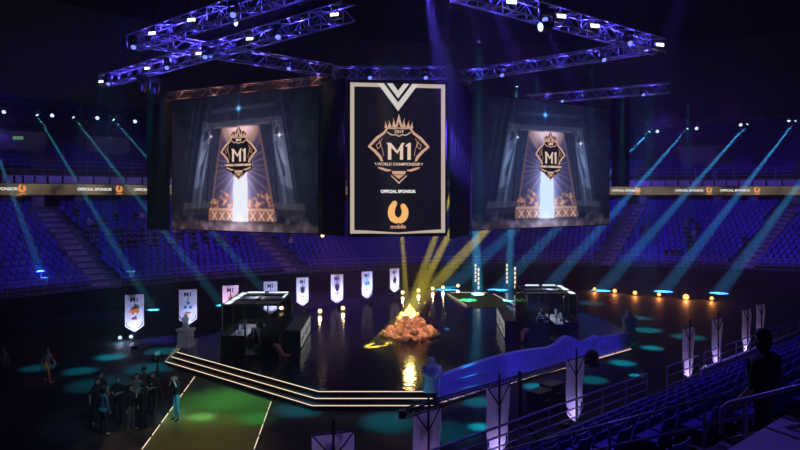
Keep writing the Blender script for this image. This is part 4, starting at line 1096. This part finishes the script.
for i, (x, y, s) in enumerate(((594.6,288.8,.14),(614.7,290.7,.17),(635,292.7,.17),(659,294.3,.15),(686,297,.24),(711.7,298.3,.15))):
    floor_lamp_fixture('orange floor lamp in the dark beyond the parapet booth, %s from the booth' % ordn[i], onz(x,y+2.5,0.02), M['lamp_orange'], (1,.32,.08), 90 if i != 4 else 150, s, 'row of orange floor lamps')
floor_lamp_fixture('bright blue floor lamp behind the stage under the pennant banners', onz(371.7,306,.02)+Vector((0,0,.02)), M['lamp_blue'], (.2,.25,1), 160, .2)
for i, (x, y) in enumerate(((120,341),(131,340))):
    floor_lamp_fixture('small white-blue floor lamp under the outermost pennant banner, %s one' % ('dimmer' if i else 'brighter'), onz(x,y,.02), M['lamp_pale'], (.6,.7,1), 14, .1)

# LED poles by the far walkway
for i, (x, y0, y1) in enumerate(((475.5,263,282),(478.5,267,289.5),(507,263,283.5),(515,266,288.5))):
    b = onz(x, y1+1, SZ+.06) if y1 > 285 else onz(x, y1+1.5, SZ+.06); b.y = min(b.y, 54.5 if y1 > 285 else 58); b.x = (x-400)/F*b.y; b.z = 0.0 if b.y > 53 else SZ
    zt = EYE-(y0-HZ)*b.y/F; zb = EYE-(y1-HZ)*b.y/F
    r = thing('led_pole', 'slim LED light pole at the far walkway, %s' % ('outer rear one near the yellow beams','outer front one near the yellow beams','rear one toward the booth','front one toward the booth')[i].replace('outer ',''), 'LED pole', b)
    MB().box((-.05,0,0), (.05,.08,zt-b.z+.05)).build('pole', M['black'], r); MB().box((-.25,-.15,0), (.25,.25,.04)).build('base', M['black'], r)
    n = 5
    for k in range(n):
        h = (zt-zb)/n; MB().box((-.07,-.03,zb-b.z+h*k+.02), (.07,0,zb-b.z+h*(k+.78))).build('light_strip', M['strip'], r)

# ------------------------------------------------------------------ pennant banners
m1_me = upright(text_mesh('M1', .36, M['ink'], .004, .012))
def emblem_mesh(kind):
    mb = MB(); rr = random.Random(kind)
    if kind == 0:      # stocky beast-like blob
        flat(mb, [(-.24,-.05),(-.22,.12),(-.12,.16),(-.05,.10),(.04,.17),(.17,.19),(.25,.08),(.22,-.06),(.15,-.14),(.10,-.05),(.02,-.03),(-.05,-.14),(-.12,-.13),(-.15,-.02)], .006)
    elif kind == 1:    # three-blade mark
        for a in (90, 210, 330):
            c, s = math.cos(math.radians(a)), math.sin(math.radians(a)); p = lambda r, t: (r*math.cos(math.radians(a+t)), r*math.sin(math.radians(a+t)))
            flat(mb, [p(.05,0), p(.20,-35), p(.27,0), p(.17,30)], .006)
    elif kind == 2:    # tall angular flame
        flat(mb, [(-.15,-.2),(-.19,.03),(-.09,.0),(-.12,.22),(.02,.10),(.05,.27),(.15,.08),(.19,.12),(.16,-.2),(0,-.27)], .006)
    elif kind == 3:    # round head with crest
        mb.prism([(.16*math.cos(t), .15*math.sin(t)) for t in np.linspace(0, 2*math.pi, 18)[:-1]], 0, .006, M=UPRIGHT.to_4x4())
        flat(mb, [(-.18,.1),(-.16,.27),(-.05,.19),(.03,.29),(.09,.19),(.18,.25),(.17,.08)], .006)
    else:              # shield
        flat(mb, [(-.17,.2),(0,.26),(.17,.2),(.16,-.05),(0,-.25),(-.16,-.05)], .006)
    return mb
EMC = ['ink_orange','ink_teal','ink_red','ink','ink','ink_teal','ink_orange','ink']
def banner(label, top, rz, w, h, kind, near_side=False, lampw=20, group='pennant banners around the stage', col=None, bz=0, lz=0):
    """top = middle of the top edge; the cloth faces local -y"""
    r = thing('pennant_banner', label, 'banner', (top.x, top.y, 0), rz, group); zt = top.z; zb = zt-h
    nx, nz = 8, 12; vs = []; fs = []
    for j in range(nz+1):
        for i in range(nx+1):
            u = i/nx-.5; v = j/nz
            zlow = zb + h*.17*abs(u)*2
            vs.append((u*w, .035*math.sin(u*9+v*2.2)+.02*math.sin(v*7), zt+(zlow-zt)*v))
    for j in range(nz):
        for i in range(nx):
            a = j*(nx+1)+i; fs.append((a, a+nx+1, a+nx+2, a+1))
    m = MB(); m.add(vs, fs); cl = m.build('cloth', M['cloth'], r, True)
    o = link('lettering', m1_me, r); o.location = (0,-.05,zt-.30); o.scale = (w*1.0,1,1)
    e = emblem_mesh(kind % 5).build('emblem', M[EMC[kind % 8]], r); e.location = (0,-.05,zt-h*.45); e.scale = (w*1.05,1,1.15)
    b = MB().box((-.15*w,-.052,zt-h*.66), (.15*w,-.046,zt-h*.625)); b.build('caption_bar', M['ink_red' if kind != 1 else 'ink_orange'], r)
    b = MB()
    for sx in (-1, 1): stroke(b, [(sx*.42*w, zb+h*.27), (sx*.42*w, zb+h*.20), (sx*.2*w, zb+h*.12)], .028, .052)
    b.build('border_marks', M['ink'], r)
    d = .06
    top_z = zt+.35 if near_side else zt+.03
    MB().tube([(0,d,bz),(0,d,top_z)], .03, 8).build('pole', M['black'], r)
    MB().tube([(-w*.52,d,zt+.005),(w*.52,d,zt+.005)], .025, 8).build('top_bar', M['black'], r)
    if near_side:
        for sx in (-1, 1): MB().tube([(sx*w*.5,d,zt),(0,d,zt-.62)], .02, 6).build('brace', M['black'], r)
    ft = MB()
    for a in (0, 2.1, 4.2): ft.tube([(0,d,bz+.3),(.4*math.cos(a+.5),d+.4*math.sin(a+.5),bz+.02)], .02, 6)
    ft.build('foot', M['black'], r)
    Mx = Matrix.Translation((top.x,top.y,0)) @ Matrix.Rotation(rz,4,'Z')
    if near_side: spot('banner_lamp', Mx @ Vector((.08,-.34,zb-.05)), Mx @ Vector((.05,0,zb+h*.35)), col or (.62,.60,1.0), lampw, 100, .8, .05)
    else: spot('banner_lamp', Mx @ Vector((.05,-1.0,lz+.28)), Mx @ Vector((0,0,zb+h*.45)), col or (.62,.60,1.0), lampw, 80, .8, .06)
    MB().box((-.04,-.40,zb-.26),(.20,-.26,zb-.12)).tube([(.08,-.3,zb-.2),(0,.06,zb-.2)], .02, 6).build('base_lamp_box', M['fixture'], r) if near_side else MB().box((-.12,-1.16,lz), (.22,-1.03,lz+.2)).build('base_lamp_box', M['fixture'], r)
FB = [((134.5,294.5),17,38,0),((188,289.5),16.5,36,1),((230.5,285.5),15,30,2),((270.5,281.5),13,27,4),((302.5,277.5),11.5,29,3),((337,274.5),12,29.5,4),((367,271.5),10.5,27.5,5),((394.5,268.5),9.2,24,7)]
FL = ['outermost pennant banner with orange beast emblem near the walking person in yellow','pennant banner with teal three-blade emblem above the pedestal statue','reddish pennant banner partly hidden behind the glass booth','pennant banner peeking over the back roof of the booth near the pedestal statue',
      'pennant banner with dark round emblem just beyond the booth near the pedestal statue','pennant banner with pale shield mid-way along the back edge','tall pale-blue pennant banner next to the blue floor lamp','last pennant banner of the far row, closest to the fire beams']
for i, ((x, y), wp, hp, kd) in enumerate(FB):
    d = 5.7*F/(y-HZ); p = at(x, y, d); w = wp*d/F; h = hp*d/F
    if i == 3: h = 2.2
    if i in (2,): h = 2.1
    banner(FL[i], p, math.atan2(-p.x, p.y)*-.0 + (.35 if i < 2 else .25), w*1.04, min(h,2.3), kd, False, 480, col=(.85,.55,.95) if i == 2 else (.50,.55,1.0), bz=SZ if i > 4 else 0, lz=SZ if i > 1 else 0)
NB = [((427,408),17.5,1.0,0),((498,385),19.4,1.0,3),((575,358),22.4,1.0,1),((688.5,327),27.6,1.0,2),((717,318),29.8,1.0,1),((746.5,309),32,1.0,0),((760.5,304),33.6,1.0,2)]
NL = ['back-lit pennant banner seen from behind at the near end of the camera crane boom','back-lit pennant banner with red caption under the middle of the crane boom','back-lit pennant banner with the brightest foot under the crane camera head','pennant banner just past the tall railing post, dimmest of the slanted row','pennant banner with red caption beside the white floodlight',
      'pennant banner glowing above the pale parapet next to the standing man','smallest slim pennant banner behind the head of the standing man']
for i, ((x, y), d, w, kd) in enumerate(NB):
    banner(NL[i], at(x, y, d), math.atan2(.65,.76)+math.pi, w, 2.25, kd, True, 85, 'pennant banners along the near stand', (.55,.41,1.0))
banner('low pennant banner cut by the bottom edge of the picture beside the lit steps', at(333,432.5,15.4), math.pi+.28, 1.02, 2.2, 4, True, 95, 'pennant banners along the near stand', (.72,.5,.9))
floor_lamp_fixture('small white floodlight behind the near railing beside a pennant banner', at(706,368,24.5)-Vector((0,0,.22)), M['lamp_white'], (1,1,1), 16, .12)
for o in [o for o in COL.objects if o.name.startswith('floor_lamp') and o.get('label','').startswith('small white floodlight')]:
    MB().tube([(0,0,-o.location.z),(0,0,0)], .025, 6).build('stand_pole', M['fixture'], o)

# ------------------------------------------------------------------ camera crane
crane = thing('camera_crane', 'long dark camera crane boom reaching over the near pennant banners to a round camera head', 'camera crane', at(548,373,23.6)*Vector((1,1,0)) if False else (at(520,380,21.6).x, at(520,380,21.6).y, 0))
cp = crane.location
b0, b1 = at(405,413,16.9)-cp, at(590,357,24.2)-cp
m = MB(); dd = (b1-b0); L = dd.length; dn = dd.normalized(); s_ = dn.cross(Vector((0,0,1))).normalized()
for sx in (-1,1):
    for sz in (-1,1): m.tube([b0+s_*.09*sx+Vector((0,0,.10*sz)), b1+s_*.05*sx+Vector((0,0,.05*sz))], .022, 6)
m.build('boom_tube', M['black'], crane)
m = MB(); n = 26
for i in range(n):
    a, c = b0+dn*L*i/n, b0+dn*L*(i+1)/n; k = .1-.05*i/n
    for sx in (-1,1): m.tube([a+s_*k*sx+Vector((0,0,-k if i%2 else k)), c+s_*k*sx+Vector((0,0,k if i%2 else -k))], .012, 4)
m.build('boom_lattice', M['black'], crane)
m = MB().ball(b1+dn*.18+Vector((0,0,.02)), (.26,.26,.24), 14, 9); m.cbox(b1+dn*.3+Vector((0,0,-.25)), (.34,.3,.3)); m.tube([b1, b1+Vector((0,0,-.4))], .05, 8)
hd = m.build('camera_head', M['fixture'], crane, True)
MB().tube([b1+dn*.3+Vector((-.1,.1,-.25)), b1+dn*.3+Vector((-.32,.36,-.3))], [.09,.11], 12).build('camera_lens', M['black'], hd, True)
MB().cbox(b0-dn*.1, (.2,.2,.2)).build('counterweight', M['fixture'], crane)
pz = (b0+dd*((0-b0.x)/dd.x)).z
MB().tube([(0,0,.9),(0,0,pz)], .07, 10).build('column', M['black'], crane)
m = MB()
for a in (0,2.09,4.19): m.tube([(0,0,1.1),(.85*math.cos(a),.85*math.sin(a),.05)], .04, 8)
m.build('leg', M['black'], crane)
for pxy, lab in (((552,400),'equipment flight case on the floor below the crane camera head'),((540,408),'second dark flight case beside the crane column')):
    p = onz(*pxy, 0); r = thing('flight_case', lab, 'case', (p.x,p.y,0), .7)
    MB().box((-.45,-.3,.06), (.45,.3,.62)).build('body', M['fixture'], r); MB().box((-.46,-.31,.62), (.46,.31,.72)).build('lid', M['black'], r)
    MB().tube([(-.15,-.32,.42),(-.12,-.36,.38),(.12,-.36,.38),(.15,-.32,.42)], .015, 6).build('handle', M['alu'], r)

# ------------------------------------------------------------------ people
def body_mesh(J, bones, regions, sub=2):
    """J name -> (co, radius (rx, ry)); bones pairs; regions bone -> material slot"""
    names = list(J); ix = {n: i for i, n in enumerate(names)}
    me = bpy.data.meshes.new('skel'); me.from_pydata([J[n][0] for n in names], [(ix[a], ix[b]) for a, b in bones], []); me.update()
    o = bpy.data.objects.new('skel', me); COL.objects.link(o)
    o.modifiers.new('skin', 'SKIN'); 
    for i, n in enumerate(names):
        r = J[n][1]; sv = me.skin_vertices[0].data[i]; sv.radius = r if isinstance(r, tuple) else (r, r); sv.use_root = (n == 'pelvis')
    sb = o.modifiers.new('sub', 'SUBSURF'); sb.levels = sub; sb.render_levels = sub
    dg = bpy.context.evaluated_depsgraph_get(); dg.update()
    out = bpy.data.meshes.new_from_object(o.evaluated_get(dg)); bpy.data.objects.remove(o)
    segs = [(Vector(J[a][0]), Vector(J[b][0]), regions[(a,b)], max(J[a][1]) if isinstance(J[a][1], tuple) else J[a][1]) for a, b in bones]
    idx = []
    for p in out.polygons:
        c = p.center; best = None
        for a, b, rg, rad in segs:
            ab = b-a; t = max(0, min(1, (c-a).dot(ab)/max(ab.length_squared,1e-9))); dist = (c-a-ab*t).length - rad*.6
            if best is None or dist < best[0]: best = (dist, rg)
        idx.append(best[1])
    return out, idx
def person_mesh(pose, mats, sub=2, detail=False):
    """mats: shirt, trousers, skin, shoes. Facing -y."""
    g = pose.get
    seat = g('seat', False); lean = g('lean', 0.0); wide = g('wide', 1.0)
    ph = g('hip', .94)
    J = {'pelvis': (Vector((0,0,ph)), (.155*wide,.115*wide))}
    def up(z, y=0): return Vector((0, y-lean*z, ph+z))
    J['belly'] = (up(.15,-.005), (.14*wide,.105*wide)); J['chest'] = (up(.33,-.005), (.165*wide,.115*wide)); J['collar'] = (up(.475,.01), (.12*wide,.075)); J['neck'] = (up(.55,.0), (.055,.055))
    hd = Vector(g('head', (0,-.02,0)))
    J['jaw'] = (up(.615,-.012)+hd*.5, (.07,.075)); J['skull'] = (up(.70,-.005)+hd, (.082,.095)); J['crown'] = (up(.785,.0)+hd, (.055,.065))
    bones = [('pelvis','belly'),('belly','chest'),('chest','collar'),('collar','neck'),('neck','jaw'),('jaw','skull'),('skull','crown')]
    reg = {('pelvis','belly'):0,('belly','chest'):0,('chest','collar'):0,('collar','neck'):0,('neck','jaw'):2,('jaw','skull'):2,('skull','crown'):2}
    for s, n in ((-1,'R'),(1,'L')):
        sh = up(.465,.01)+Vector((s*.175*wide,0,0)); J['sh'+n] = (sh, .058)
        el = Vector(g('el'+n, (s*.255,.02,1.16-.94))); J['el'+n] = (Vector((el.x, el.y, ph+el.z)), .043)
        wr = Vector(g('wr'+n, (s*.27,-.06,.92-.94))); J['wr'+n] = (Vector((wr.x, wr.y, ph+wr.z)), .031)
        hv = (J['wr'+n][0]-J['el'+n][0]).normalized(); J['ha'+n] = (J['wr'+n][0]+hv*.085, (.028,.04)); 
        bones += [('collar','sh'+n),('sh'+n,'el'+n),('el'+n,'wr'+n),('wr'+n,'ha'+n)]
        reg[('collar','sh'+n)] = 0; reg[('sh'+n,'el'+n)] = 0; reg[('el'+n,'wr'+n)] = 0 if g('long', False) else 2; reg[('wr'+n,'ha'+n)] = 2
        J['hp'+n] = (Vector((s*.085,0,ph-.06)), .088)
        kn = Vector(g('kn'+n, (s*.095,-.02,.50))); an = Vector(g('an'+n, (s*.10,.02,.09)))
        J['kn'+n] = (kn, .06); J['ca'+n] = (kn.lerp(an,.35)+Vector((0,.012,0)), .055); J['an'+n] = (an, .042); tv = Vector(g('toe'+n, (s*.03,-.17,-.045))); J['to'+n] = (an+tv, (.04,.035))
        bones += [('pelvis','hp'+n),('hp'+n,'kn'+n),('kn'+n,'ca'+n),('ca'+n,'an'+n),('an'+n,'to'+n)]
        reg.update({('pelvis','hp'+n):1,('hp'+n,'kn'+n):1,('kn'+n,'ca'+n):1,('ca'+n,'an'+n):1,('an'+n,'to'+n):3})
    me, idx = body_mesh(J, bones, reg, sub)
    me.materials.clear()
    for m in mats: me.materials.append(M[m])
    me.polygons.foreach_set('material_index', idx); me.polygons.foreach_set('use_smooth', [True]*len(me.polygons))
    # nose, ears, eyes and fingers join the same mesh
    b = bmesh.new(); b.from_mesh(me)
    def bump(c, r, mi):
        q = bmesh.ops.create_icosphere(b, subdivisions=2 if detail else 1, radius=1)['verts']
        for v in q: v.co = Vector((v.co.x*r[0], v.co.y*r[1], v.co.z*r[2])) + c
        for f in {f for v in q for f in v.link_faces}: f.material_index = mi; f.smooth = True
    sk = J['skull'][0]
    bump(sk+Vector((0,-.098,-.02)), (.014,.02,.024), 2)
    for s in (-1,1): bump(sk+Vector((s*.084,.005,-.015)), (.012,.022,.032), 2)
    if detail or sub >= 2:
        for s in (-1,1): bump(sk+Vector((s*.032,-.086,.008)), (.012,.008,.008), 3)
        bump(sk+Vector((0,-.086,-.06)), (.024,.009,.008), 2)
    if sub >= 2:
        for n, s in (('R',-1),('L',1)):
            ha, wr = J['ha'+n][0], J['wr'+n][0]; f = (ha-wr).normalized(); side = f.cross(Vector((1,0,0))); side = side.normalized() if side.length > .2 else Vector((0,1,0)); nrm = f.cross(side)
            for q in range(5):
                if q < 4: root = ha+side*(-.03+.02*q); L = (.065,.078,.072,.055)[q]; path = [root-f*.02, root+f*L*.5, root+f*L*.85-nrm*(-s)*.012, root+f*L-nrm*(-s)*.028]; rad = (.0095,.009,.008,.006)
                else: root = wr+f*.04-side*.034; path = [root, root-side*.022+f*.03, root-side*.026+f*.055, root-side*.02+f*.07]; rad = (.011,.010,.009,.007)
                mb = MB(); mb.tube(path, list(rad), 6)
                vv = [b.verts.new(v) for v in mb.v]
                for fc in mb.f:
                    try: nf = b.faces.new([vv[i] for i in fc]); nf.material_index = 2; nf.smooth = True
                    except ValueError: pass
    b.to_mesh(me); b.free(); me.name = 'person'
    return me, J
def hair_mesh(J, style):
    c = J['skull'][0]; m = MB(); n, k = 16, 12
    vs = []; fs = []
    for i in range(k+1):
        a = math.pi*i/k
        for j in range(n):
            t = 2*math.pi*j/n; x, y, z = math.sin(a)*math.cos(t), math.sin(a)*math.sin(t), math.cos(a)
            r = Vector((.098,.108,.112)); p = Vector((x*r.x, y*r.y+.012, z*r.z+.022))
            if y < -.15 and z < .45: p.y = max(p.y, -.05); p.x *= .9; p.z = max(p.z, .055) if style != 'long' or y < -.5 else p.z
            if z < -.1:
                if style == 'short': p.z = max(p.z, -.03 if y < .2 else -.07); 
                else: p.z = p.z*2.0; p.y = max(p.y, -.01)*1.0; p.x *= 1.12
            vs.append(c+p)
    for i in range(k):
        for j in range(n): fs.append((i*n+j, i*n+(j+1)%n, (i+1)*n+(j+1)%n, (i+1)*n+j))
    m.add(vs, fs); return m
def cap_mesh(J):
    c = J['skull'][0]; m = MB(); m.lathe([(.100,.03),(.104,.07),(.085,.115),(.04,.135),(.005,.138)], 16, (c.x,c.y+.005,c.z), sy=1.1)
    m.prism([(-.075,-.06),(-.07,-.17),(0,-.20),(.07,-.17),(.075,-.06)], .028, .042, M=Matrix.Translation(c)); return m
def person(label, loc, rz, pose, mats, hair='short', s=1.0, sub=2, detail=False, group=None):
    me, J = person_mesh(pose, mats, sub, detail)
    o = link('person', me); o.location = loc; o.rotation_euler = (0,0,rz); o.scale = (s,s,s)
    tag(o, label, 'person', group)
    if hair == 'cap': cap_mesh(J).build('cap', M['shirt_black'], o, True)
    elif hair: hair_mesh(J, hair).build('hair', M['hair'], o, True)
    return o, J
def face(p, q): return math.atan2(q[0]-p[0], -(q[1]-p[1]))       # rz so that -y looks from p to q
BS = ['shirt_black','trouser_dark','skin','shoe_dark']
fold = dict(elR=(-.24,-.02,.22), wrR=(-.10,-.20,.20), elL=(.24,-.02,.22), wrL=(.10,-.22,.24))
phone = dict(elR=(-.22,-.16,.22), wrR=(-.10,-.30,.40), elL=(.22,-.14,.22), wrL=(.06,-.28,.38))
raisedhands = dict(elR=(-.26,-.14,.34), wrR=(-.10,-.17,.62), elL=(.26,-.14,.34), wrL=(.11,-.17,.62), head=(0,-.03,0))
step = dict(knR=(-.09,-.16,.50), anR=(-.09,-.22,.10), knL=(.09,.06,.50), anL=(.09,.28,.14), elR=(-.25,.10,.22), wrR=(-.25,.12,-.02), elL=(.25,-.08,.22), wrL=(.24,-.22,.02))
easy = dict(knR=(-.11,-.03,.50), anR=(-.15,.02,.09), knL=(.11,-.02,.50), anL=(.15,.0,.09))
def mk(base, **k): d = dict(base); d.update(k); return d
gp = lambda x, y: onz(x, y, 0.0)
def put(label, x, y, rz, pose, mats, hair='short', s=1.0): return person(label, gp(x,y), rz, pose, mats, hair, s)
# loose group on the floor
bluep, _ = put('person in blue jacket, waist wrap and white shoes, front of the floor group', 103.5, 435.5, 2.6, mk(easy, long=True), ['shirt_blue','trouser_dark','skin','shoe_white'], 'long')
m = MB(); m.lathe([(.178,.86),(.182,.93),(.178,1.0)], 18, sy=.8); m.build('waist_wrap', M['trouser_blue'], bluep, True)
put('dark-clothed person half hidden behind the person in the blue jacket, white shoes showing', 97.5, 424.5, .6, mk(easy), ['shirt_black','trouser_dark','skin','shoe_white'])
put('dark-clothed person with folded arms between the blue jacket and the khaki trousers', 118, 422.5, .2, mk(fold, knR=(-.1,-.03,.5)), BS)
put('person in black top and khaki trousers standing in the middle of the floor group', 130.5, 432.5, 1.2, mk(easy, long=True), ['shirt_black','trouser_khaki','skin','shoe_dark'])
put('person in black with a small pale badge, next to the khaki-trousered person', 144, 430.5, -1.9, mk(phone), BS)
put('person in a grey top at the back of the floor group', 136.5, 418.5, .3, mk(fold), ['shirt_grey','trouser_dark','skin','shoe_dark'])
put('tallest person wearing a dark cap at the back of the floor group', 144.5, 413.5, .2, mk(easy), ['shirt_black','trouser_dark','skin','shoe_dark'], 'cap', 1.05)
bd, _ = put('person with a white emblem on a dark shirt beside the tripod camera', 153, 416.5, -.1, mk(fold), BS)
m = MB(); m.prism([(-.05,.30),(0,.34),(.05,.30),(.02,.26),(-.02,.26)], 0, .006, M=Matrix.Translation((0,-.125,1.0)) @ UPRIGHT.to_4x4()); m.build('shirt_emblem', M['shirt_white'], bd)
put('dark person at the outer back of the floor group, facing the blue jacket', 100.5, 417, .9, mk(easy), BS)
o, _ = person('person in cyan jeans with hands at the face, alone on the green walkway', Vector((0,0,.1))+onz(176.5,423.5,.1), -.7, mk(raisedhands), ['shirt_black','trouser_blue','skin','shoe_dark'], 'short')
o, _ = person('person in grey top and yellow trousers walking alone across the dark floor', onz(47.5,382.5,0), 1.35, mk(step), ['shirt_grey','trouser_yellow','skin','shoe_white'], 'long', .92)
person('dim dark person at the edge of the picture beyond the walking person', onz(3,385,0), 1.2, mk(easy), ['shirt_grey','trouser_dark','skin','shoe_dark'])
person('dark-clothed crew person standing on the stage just behind the rock campfire', onz(425,330,SZ), -.2, mk(easy, elR=(-.26,-.05,.22), wrR=(-.30,-.12,.0)), ['shirt_black','trouser_dark','skin','shoe_dark'])
# players seated in the booths
sit = dict(hip=.50, lean=.18, knR=(-.12,-.42,.50), anR=(-.12,-.40,.09), knL=(.12,-.42,.50), anL=(.12,-.40,.09), elR=(-.24,-.14,.22), wrR=(-.14,-.36,.26), elL=(.24,-.14,.22), wrL=(.14,-.36,.26))
for i, (bx, off, lab) in enumerate(((LB,(1.62,1.3),'booth near the pedestal statue'),(LB,(1.62,2.4),'booth near the pedestal statue'),(RB,(1.05,1.3),'booth behind the parapet'),(RB,(1.05,2.4),'booth behind the parapet'))):
    rz = -math.pi/2 if bx is LB else math.pi/2
    loc = Vector((bx[0]+off[0], bx[1]+off[1], SZ+.1))
    person('seated player inside the %s, %s' % (lab, 'closer to the doorway' if i % 2 == 0 else 'farther inside'), loc, rz, sit, ['shirt_blue','trouser_dark','skin','shoe_dark'], 'short', 1, 1)
    st = thing('stool', 'dark stool under the %s player in the %s' % ('front' if i % 2 == 0 else 'back', lab), 'stool', loc)
    MB().lathe([(.19,.36),(.2,.38),(.2,.40),(.18,.405)], 16).build('seat', M['black'], st); MB().tube([(0,0,.02),(0,0,.36)], .03, 8).build('post', M['alu'], st); MB().lathe([(.2,0),(.19,.02),(.03,.035)], 16).build('base', M['black'], st)
# standing man in the near stand
mp = near(-2.82, 7.62, 5.3)
man, J = person('dark silhouetted person standing in the stairway of the near stand behind the handrail', mp, face(mp, (-4,30)) + .35, mk(easy, wide=1.65, elR=(-.38,.04,.20), wrR=(-.40,-.08,-.03), elL=(.38,.02,.20), wrL=(.38,-.14,.0)), ['shirt_black','trouser_dark','skin','shoe_dark'], 'long', .97, 3, True)
man.children[0].scale = (1.0,1.0,1.03); man.children[0].location = (0,0,-.05)
m = MB(); m.prism([(-.05,0),(-.01,.02),(.05,.012),(.03,-.02),(-.03,-.022)], 0, .006, M=Matrix.Translation((.03,-.132,1.30)) @ UPRIGHT.to_4x4()); m.build('shirt_emblem', M['shirt_grey'], man)

# tripod camera by the group
tp = onz(157.5, 418, 0); r = thing('tripod_camera', 'camera on a tripod with a teal glint behind the floor group', 'camera', (tp.x,tp.y,0))
for a in (.5,2.6,4.7): MB().tube([(0,0,1.55),(.36*math.cos(a),.36*math.sin(a),.02)], [.03,.022], 6).build('leg', M['fixture'], r)
MB().tube([(0,0,1.2),(0,0,2.2)], .035, 8).build('column', M['fixture'], r)
MB().cbox((0,0,2.32), (.22,.36,.24)).build('camera_body', M['fixture'], r)
MB().tube([(0,-.18,2.32),(0,-.36,2.32)], .075, 12).build('camera_lens', M['fixture'], r, True)
MB().ball((0,0,2.50), (.11,.11,.08), 12, 8).build('glint_ball', glow('teal_glint', (.15,.55,.6), .3), r, True)  # glowing ball imitates a teal glint on the camera, no lamp

# spectators in the far stands
sp_pose = dict(hip=.44, lean=-.08, knR=(-.11,-.40,.46), anR=(-.11,-.40,.09), knL=(.11,-.40,.46), anL=(.11,-.40,.09), elR=(-.23,-.08,.22), wrR=(-.10,-.30,.12), elL=(.23,-.08,.22), wrL=(.10,-.30,.12))
protos = []
for mats in (['shirt_black','trouser_dark','skin','shoe_dark'], ['shirt_blue','trouser_dark','skin','shoe_dark'], ['shirt_white','trouser_dark','skin','shoe_dark'], ['shirt_grey','trouser_khaki','skin','shoe_dark']):
    o, _ = person('spectator', (0,0,0), 0, sp_pose, mats, 'short', 1, 1); protos.append(o)
used = set(); first = [True]*4
CL = [('seated in the stand beside the lit stairway', [(80,213),(96,229),(76,237),(85,248),(121,230),(125,242),(138,242),(133,217),(144,217),(115,218),(147,241),(78,242),(102,220),(110,233),(140,235),(92,222),(128,225),(86,239),(118,240)], (0,0,0,1,0,0,0,0,2,0,1,3,0,1,0,2,3,0,0)),
      ('seated under the temple screen', [(118,229),(127,235),(132,238),(143,234),(155,234),(157,240),(172,232),(193,236),(200,228),(208,239),(217,240),(227,242),(194,243),(289,240),(291,235),(149,239),(168,238),(181,236),(205,233),(222,236),(236,239),(162,229),(176,242),(187,231)], (0,0,0,0,0,0,2,0,0,0,0,1,0,2,0,3,1,0,0,3,0,0,1,0)),
      ('seated in the stand beyond the teal beams', [(691,221),(699,225),(684,224),(687,227),(691,238),(697,238.5),(689,246),(691,244),(672,252),(665,254),(682,254),(743,238),(640,227),(646,229),(694,231),(701,229),(686,233)], (0,0,3,0,0,1,0,0,0,0,0,0,0,1,2,0,0))]
col_name = ['dark-clothed','blue-shirted','white-shirted','grey-shirted']
SP = [(p, d, x, y) for p, d, x, y, k in SEATS[:NLOW]]
for where, pts, kinds in CL:
    for (x, y), kd in zip(pts, kinds):
        j = min((i for i in range(len(SP)) if i not in used), key=lambda i: (SP[i][2]-x)**2 + (proj(SP[i][0]+Vector((0,0,.8)))[1]-y)**2)
        used.add(j); p, d, _, _ = SP[j]
        o = protos[kd] if first[kd] else copy_tree(protos[kd]); first[kd] = False
        o.location = p - d*.02 + Vector((0,0,.0)); o.rotation_euler = (0,0,math.atan2(d.y,d.x)-math.pi/2)
        tag(o, '%s spectator %s' % (col_name[kd], where), 'person', '%s spectators %s' % (col_name[kd], where))
print('OBJECTS', len(bpy.data.objects))
